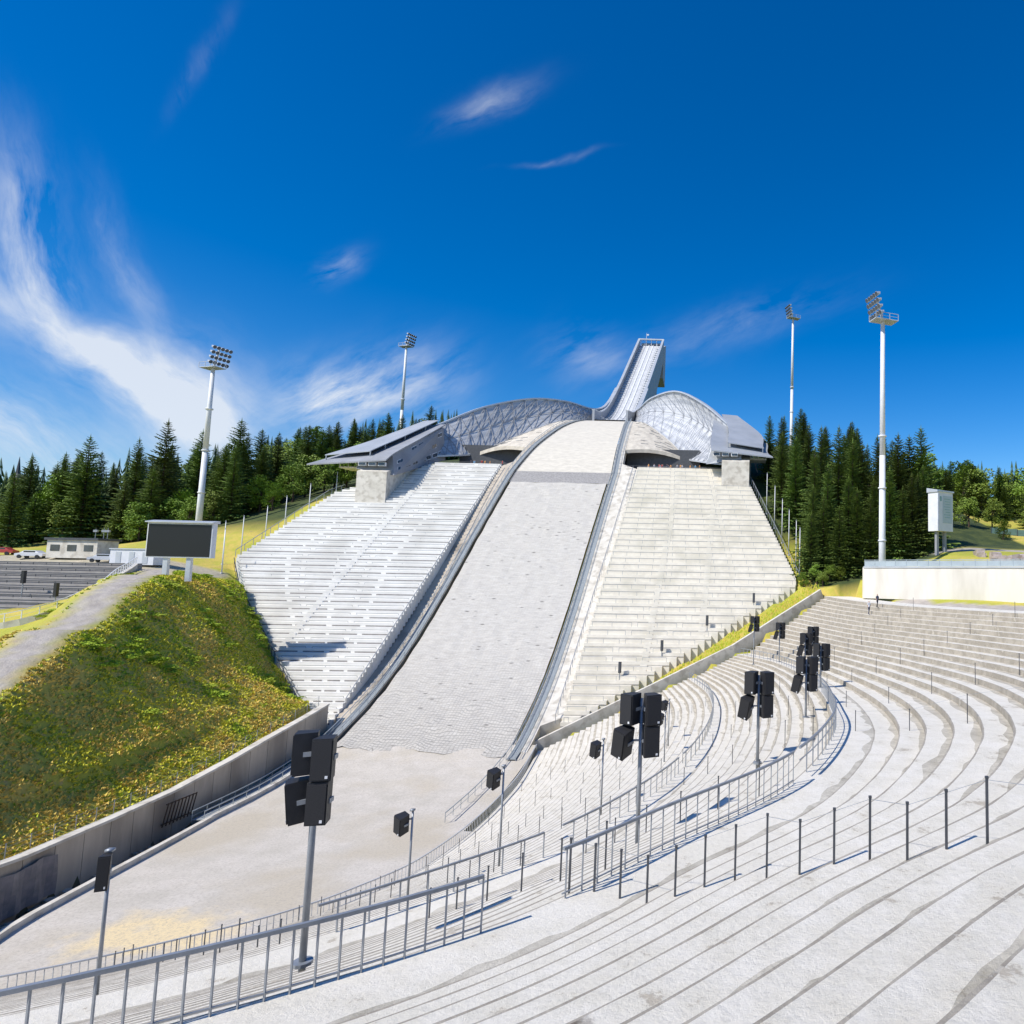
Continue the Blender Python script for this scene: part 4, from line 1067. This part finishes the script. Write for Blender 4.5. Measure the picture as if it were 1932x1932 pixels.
for (x0,y0),(x1,y1) in zip(WP[:-1],WP[1:]):
    n_=14
    mb.beam((x0,y0,2.6),(x1,y1,2.8),.08)
    for k in range(n_+1):
        f=k/n_;mb.beam((x0+(x1-x0)*f,y0+(y1-y0)*f,1.5),(x0+(x1-x0)*f,y0+(y1-y0)*f,2.7+.1*f),.08)
    mb.beam((x0,y0+.02,2.05),(x1,y1+.02,2.25),.03,.8)
part('glass_railing',mb,noisemat('railing_panel',(.40,.46,.48),(.33,.38,.40),.5,.3),rw)
fn=thing('hill_fence','greenish panel fence along the hill path','fence')
mb=MB()
for k in range(14): mb.box((58+k*3.1,172-k*.6,tz(58+k*3.1,172-k*.6)+.8),(3.15,.1,1.6),rz=-.19)
part('fence_panel',mb,noisemat('fence_green',(.10,.18,.16),(.07,.13,.12),1),fn)
m1=MB();m1.beam((0,0,-.3),(0,0,1.8),.12);pm2=mesh_of('fence_post',m1,M_dark)
for k in range(15): put('fence_post',pm2,fn,loc=(56.5+k*3.1,172.2-k*.6,tz(58+k*3.1,172-k*.6)))
r=random.Random(5)
rocks=MB()
for k in range(90):
    x=38+r.uniform(0,30);y=120-(x-42)*.6+r.uniform(-4,5);z=tz(x,y);s_=r.uniform(.5,1.3)
    v=[Vector((r.uniform(.5,1)*a,r.uniform(.5,1)*b,r.uniform(.4,.9)*c))*s_+Vector((x,y,z+.3)) for a,b,c in((-1,-1,-1),(1,-1,-1),(1,1,-1),(-1,1,-1),(-1,-1,1),(1,-1,1),(1,1,1),(-1,1,1))]
    rocks.hexa(v)
put('rock_pile',mesh_of('rock_pile',rocks,noisemat('pink_rock',(.50,.42,.38),(.35,.30,.27),1,.9)),kind='stuff',label='loose pinkish rubble on the slope behind the wall',category='rocks')

# ------------------------------------------------------------------ left bleachers, huts, vehicles
bl=thing('bleachers','weathered grey concrete bleachers above a curved white rail','grandstand')
mb=MB()
for k in range(16):
    y0=90+k*1.5;z=-6.9+k*.46;xr=BX(k)
    p=[(-155,y0+6,z-3),(xr,y0,z-3),(xr,y0+1.6,z-3),(-155,y0+7.6,z-3)]
    mb.hexa(p+[(a,b,z) for a,b,c in p])
    mb.beam((-155,y0+5.95,z-.38),(xr,y0-.05,z-.38),.06,.14,1)
part('terrace',mb,[M_bleach,M_dark],bl)
for k in range(0,16,2):
    mb=MB();y0=90+k*1.5;z=-6.9+k*.46;xr=BX(k)-1
    mb.beam((-150,y0+5.9*(150+xr)/(155+xr),z+.35),(xr,y0+.1,z+.35),.08,.14)
    for q in range(20):
        f=q/19;x=-150+(150+xr)*f;yy=y0+5.9*(xr-x)/(xr+155)+.1; mb.beam((x,yy,z),(x,yy,z+.35),.06)
    part('crush_barrier',mb,M_dark,bl)
arc=[(-130,86,-8.2),(-112,84,-8.3),(-100,83,-8.3),(-93,83,-8.0),(-88.4,85.5,-6.4),(-88.6,91,-4.2),(-93,98,-2.4),(-98.5,106,-1.2),(-103.5,112.5,-.4)]
ca=cr(arc,4)
cw=MB()
for a,b in zip(ca[:-1],ca[1:]): cw.beam(a-Vector((0,0,.6)),b-Vector((0,0,.6)),.5,2.0)
put('curved_wall',mesh_of('curved_wall',cw,M_conc),label='low curved pale concrete wall round the bleachers',category='wall')
railing('curved_railing',[p+Vector((0,0,.4)) for p in ca],'white tubular railing on the low curved wall',mat=M_paint,sp=1.6,rails=(1.0,.5),sink=.1)
for x,y in((-96,93),(-106,98),(-118,97)):
    z=blz(y-1.5);rt=thing('column_speaker','slim dark loudspeaker column among the bleachers','loudspeaker','columns among the bleachers',loc=(x,y,z))
    mb=MB();mb.beam((0,0,-1.5),(0,0,2),.1);part('post',mb,M_steel,rt);mb=MB();mb.box((0,0,2.7),(.4,.4,1.8));part('speaker_box',mb,M_black,rt)
sh=thing('site_hut','white flat roofed hut beside the scoreboard','hut',loc=(-109,119,tz(-109,119)-.1))
mb=MB();mb.box((0,0,1.3),(7.5,3,2.6));part('wall',mb,M_paint,sh)
mb=MB();mb.box((0,0,2.7),(7.8,3.3,.2));part('roof',mb,M_steell,sh)
for q in(-2.3,0,2.3):
    mb=MB();mb.box((q,-1.52,1.2),(.9,.06,2.0));part('door',mb,M_steell,sh)
sh2=thing('service_building','low grey service building with antennas on the roof','building',loc=(-124,124,tz(-124,124)-.1))
mb=MB();mb.box((0,0,1.6),(9,4,3.2));part('wall',mb,M_conc,sh2)
mb=MB();mb.box((0,0,3.4),(9.6,4.6,.4));part('roof',mb,M_dark,sh2)
for q in(-3,0,3): mb=MB();mb.box((q,-2.03,1.8),(1.6,.06,1.1));part('window',mb,M_glass,sh2)
for q in(2,3.5,4.2): mb=MB();mb.cyl((q,0,3.5),(q,0,5.2+q*.1),.06,.04,6);mb.box((q,0,5),(.7,.3,.4));part('antenna',mb,M_steel,sh2)
def car(x,y,rz,col,label):
    root=thing('parked_car',label,'car','vehicles parked on the plateau',loc=(x,y,tz(x,y)+.05),rot=(0,0,rz))
    mb=MB()
    prof_=[(-2.1,.45),(-2.1,.85),(-1.3,1.0),(-.7,1.45),(.9,1.45),(1.6,1.0),(2.15,.85),(2.15,.45)]
    k=len(mb.v)
    for w in(-.85,.85):
        for a,b in prof_: mb.v.append((a,w*(.85 if b>1.2 else 1),b))
    nn=len(prof_)
    for i in range(nn): j=(i+1)%nn; mb.f.append((k+i,k+j,k+nn+j,k+nn+i));mb.m.append(0)
    mb.f.append(tuple(k+i for i in range(nn))[::-1]);mb.m.append(0);mb.f.append(tuple(k+nn+i for i in range(nn)));mb.m.append(0)
    part('body',mb,noisemat('car_paint',col,col,1,.3),root)
    for w in(-1,1): mb=MB();mb.box((.1,w*.80,1.2),(1.7,.06,.32));part('window',mb,M_glass,root)
    for a in(-1.35,1.35):
        for w in(-.8,.8): mb=MB();mb.cyl((a,w-.1,.33),(a,w+.1,.33),.33,.33,12);part('wheel',mb,M_black,root)
car(-141,126,.3,(.45,.06,.05),'small red car parked on the gravel plateau')
car(-132,123,.2,(.7,.7,.72),'white car parked on the gravel plateau')
car(-116,120,.3,(.6,.62,.65),'silver car parked beside the white hut')
ch=thing('church_tower','small dark timber church tower with pointed spire among trees','church')
X0,Y0=-277,250
mb=MB();mb.box((X0,Y0,22),(3.0,3.0,17));part('tower_wall',mb,noisemat('red_timber',(.16,.07,.04),(.1,.045,.03),1),ch)
mb=MB();mb.cyl((X0,Y0,30.5),(X0,Y0,32.2),2.2,.8,8);mb.cyl((X0,Y0,32.2),(X0,Y0,38.5),.7,.05,8);part('spire',mb,M_dark,ch)

# ------------------------------------------------------------------ people
def person_mesh(seed,shirt,trou,walk=True):
    st=.24 if walk else .08
    V=[(0,0,.95),(0,0,1.15),(0,0,1.40),(0,0,1.50),(0,.01,1.58),(0,0,1.70),
       (-.18,0,1.40),(-.23,.04,1.13),(-.22,-.10,.90),(.18,0,1.40),(.23,-.04,1.13),(.22,.06,.90),
       (-.10,0,.90),(-.11,-st*.5,.50),(-.11,-st*.4,.08),(-.11,-st-.12,.03),(.10,0,.90),(.11,st*.3,.50),(.11,st,.10),(.11,st-.14,.03)]
    Ed=[(0,1),(1,2),(2,3),(3,4),(4,5),(2,6),(6,7),(7,8),(2,9),(9,10),(10,11),(0,12),(12,13),(13,14),(14,15),(0,16),(16,17),(17,18),(18,19)]
    Rd=[.15,.13,.14,.055,.09,.085,.065,.045,.032,.065,.045,.032,.095,.062,.042,.035,.095,.062,.042,.035]
    me=bpy.data.meshes.new('pm');me.from_pydata(V,Ed,[]);o=bpy.data.objects.new('pm',me);COL.objects.link(o)
    o.modifiers.new('s','SKIN')
    for i,v in enumerate(me.skin_vertices[0].data): v.radius=(Rd[i],Rd[i]*.85); v.use_root=(i==0)
    ss_=o.modifiers.new('u','SUBSURF');ss_.levels=1
    dg=bpy.context.evaluated_depsgraph_get();em=bpy.data.meshes.new_from_object(o.evaluated_get(dg))
    bpy.data.objects.remove(o)
    em.materials.clear()
    for m in(noisemat('skin',(.5,.3,.2),(.45,.27,.18),3,.6),noisemat('shirt',shirt,shirt,3,.8),noisemat('trousers',trou,trou,3,.8),noisemat('hair',(.05,.03,.02),(.1,.06,.03),3,.7)): em.materials.append(m)
    for p in em.polygons:
        c=p.center;k=1
        if c.z>1.5: k=3 if (c.z>1.68 or c.y>.03) else 0
        elif abs(c.x)>.17 and c.z<1.2 and c.z>.8: k=0
        elif c.z<.95: k=2
        p.material_index=k
    return em
PM=[person_mesh(1,(.6,.6,.62),(.04,.05,.09)),person_mesh(2,(.05,.06,.1),(.03,.03,.035)),person_mesh(3,(.6,.05,.04),(.05,.05,.07),False),person_mesh(4,(.7,.3,.05),(.3,.3,.32),False),person_mesh(5,(.1,.3,.5),(.06,.06,.06),False)]
put('person',PM[0],label='person in a light shirt walking on the plaza',category='person',loc=(12.9,86.5,bowlz(12.9,86.5)),rot=(0,0,.6))
put('person',PM[1],label='person in dark clothes walking on the plaza',category='person',loc=(13.9,86.2,bowlz(13.9,86.2)),rot=(0,0,.7))
r=random.Random(11)
for k in range(30):
    t_=r.uniform(18,33) if k<20 else r.uniform(-24,-15.5)
    p=S(163.4+r.uniform(0,1.2),t_,24.62)
    put('person',PM[r.randint(0,4)],label='spectator standing behind the platform railing',category='person',group='spectators on the viewing platform',loc=p,rot=(0,0,r.uniform(-1,1)))

# ------------------------------------------------------------------ camera, sun, sky
cam=bpy.data.cameras.new('Camera');cam.lens=24;cam.sensor_width=36;cam.sensor_fit='HORIZONTAL';cam.shift_x=-.25;cam.clip_end=20000;cam.clip_start=.1
co=bpy.data.objects.new('Camera',cam);COL.objects.link(co);co.matrix_world=Matrix.Rotation(math.radians(95.25),4,'X')@Matrix.Rotation(.018,4,'Z');scene.camera=co
sd=Vector((.66,.60,-.95)).normalized()
sl=bpy.data.lights.new('Sun','SUN');sl.energy=5.0;sl.angle=math.radians(.5);sl.color=(1,.955,.88)
so_=bpy.data.objects.new('Sun',sl);COL.objects.link(so_);so_.rotation_euler=sd.to_track_quat('-Z','Y').to_euler()
w=bpy.data.worlds.new('World');scene.world=w;w.use_nodes=True;nt=w.node_tree;L=nt.links
bg=nt.nodes['Background'];bg.inputs[1].default_value=.145
sky=N(nt,'ShaderNodeTexSky');sky.sky_type='NISHITA';sky.sun_disc=False;sky.sun_elevation=math.asin(-sd.z);sky.sun_rotation=math.atan2(-sd.x,-sd.y);sky.air_density=1.0;sky.dust_density=.5;sky.ozone_density=4.5
hs=N(nt,'ShaderNodeHueSaturation');hs.inputs['Hue'].default_value=.508;hs.inputs['Saturation'].default_value=1.45;hs.inputs['Value'].default_value=1.0;L.new(sky.outputs[0],hs.inputs['Color'])
tc=N(nt,'ShaderNodeTexCoord');sx=N(nt,'ShaderNodeSeparateXYZ');L.new(tc.outputs['Generated'],sx.inputs[0])
def mth(op,a,b=None,clamp=False):
    q=N(nt,'ShaderNodeMath',operation=op);q.use_clamp=clamp
    for i,v in((0,a),(1,b)):
        if v is None: continue
        if isinstance(v,(int,float)): q.inputs[i].default_value=v
        else: L.new(v,q.inputs[i])
    return q.outputs[0]
yy=mth('MAXIMUM',sx.outputs[1],.05);front=mth('GREATER_THAN',sx.outputs[1],.06)
gX=mth('DIVIDE',sx.outputs[0],yy);gZ=mth('DIVIDE',sx.outputs[2],yy)
cmb=N(nt,'ShaderNodeCombineXYZ');L.new(gX,cmb.inputs[0]);L.new(gZ,cmb.inputs[1])
wn=N(nt,'ShaderNodeTexNoise');wn.inputs['Scale'].default_value=3.0;wn.inputs['Detail'].default_value=5;L.new(cmb.outputs[0],wn.inputs['Vector'])
ws=N(nt,'ShaderNodeVectorMath',operation='SUBTRACT');L.new(wn.outputs['Color'],ws.inputs[0]);ws.inputs[1].default_value=(.5,.5,.5)
wm=N(nt,'ShaderNodeVectorMath',operation='SCALE');L.new(ws.outputs[0],wm.inputs[0]);wm.inputs['Scale'].default_value=.13
wa_=N(nt,'ShaderNodeVectorMath',operation='ADD');L.new(cmb.outputs[0],wa_.inputs[0]);L.new(wm.outputs[0],wa_.inputs[1])
wsx=N(nt,'ShaderNodeSeparateXYZ');L.new(wa_.outputs[0],wsx.inputs[0])
def streak(angle,sl_,ss2,lo,hi):
    mp=N(nt,'ShaderNodeMapping');mp.vector_type='TEXTURE';mp.inputs['Rotation'].default_value=(0,0,angle);mp.inputs['Scale'].default_value=(1/sl_,1/ss2,1);L.new(wa_.outputs[0],mp.inputs[0])
    q=N(nt,'ShaderNodeTexNoise');q.inputs['Scale'].default_value=1;q.inputs['Detail'].default_value=8;q.inputs['Roughness'].default_value=.62;L.new(mp.outputs[0],q.inputs['Vector'])
    f=N(nt,'ShaderNodeMapRange');f.inputs[1].default_value=lo;f.inputs[2].default_value=hi;L.new(q.outputs[0],f.inputs[0]);return f.outputs[0]
SA=streak(-.55,3.2,10,.33,.80)
SBk=streak(-1.2,4,14,.37,.84)
SCk=streak(.5,6,18,.38,.80)
tots={}
def blob(key,c,ang,wa,wb,amp):
    ca_,sa_=math.cos(ang),math.sin(ang)
    dx=mth('SUBTRACT',wsx.outputs[0],c[0]);dz_=mth('SUBTRACT',wsx.outputs[1],c[1])
    u=mth('ADD',mth('MULTIPLY',dx,ca_/wa),mth('MULTIPLY',dz_,sa_/wa));v=mth('ADD',mth('MULTIPLY',dx,-sa_/wb),mth('MULTIPLY',dz_,ca_/wb))
    g=mth('MULTIPLY',mth('EXPONENT',mth('MULTIPLY',mth('ADD',mth('MULTIPLY',u,u),mth('MULTIPLY',v,v)),-1)),amp)
    tots[key]=g if key not in tots else mth('ADD',tots[key],g)
blob('B',(-1.15,.53),-1.2,.12,.05,.9)
blob('B',(-1.10,.43),-1.0,.07,.05,.9)
blob('B',(-.97,.43),-1.15,.13,.025,.45)
blob('A',(-1.03,.325),-.50,.18,.035,1.4)
blob('A',(-.88,.25),-.45,.13,.06,1.7)
blob('A',(-1.12,.20),-.45,.18,.06,1.4)
blob('C',(-.65,.250),.1,.08,.045,1.9)
blob('C',(-.53,.28),.0,.07,.05,.8)
blob('C',(-.44,.735),.45,.07,.02,.45)
blob('C',(-.655,.445),.6,.035,.016,.6)
blob('C',(-.27,.31),-.2,.06,.035,.4)
blob('C',(-.07,.36),.35,.14,.03,.25)
blob('B',(-.90,.80),1.2,.07,.015,.2)
blob('C',(-.34,.635),.2,.05,.005,.3)
total=mth('ADD',mth('ADD',mth('MULTIPLY',tots['A'],SA),mth('MULTIPLY',tots['B'],SBk)),mth('MULTIPLY',tots['C'],SCk))
tot=mth('MULTIPLY',mth('MINIMUM',total,.82),front)
mx=N(nt,'ShaderNodeMix',data_type='RGBA');L.new(tot,mx.inputs[0]);L.new(hs.outputs[0],mx.inputs[6]);mx.inputs[7].default_value=(5.8,6.1,6.5,1)
L.new(mx.outputs[2],bg.inputs[0])
scene.view_settings.view_transform='Standard';scene.view_settings.look='None';scene.view_settings.exposure=0
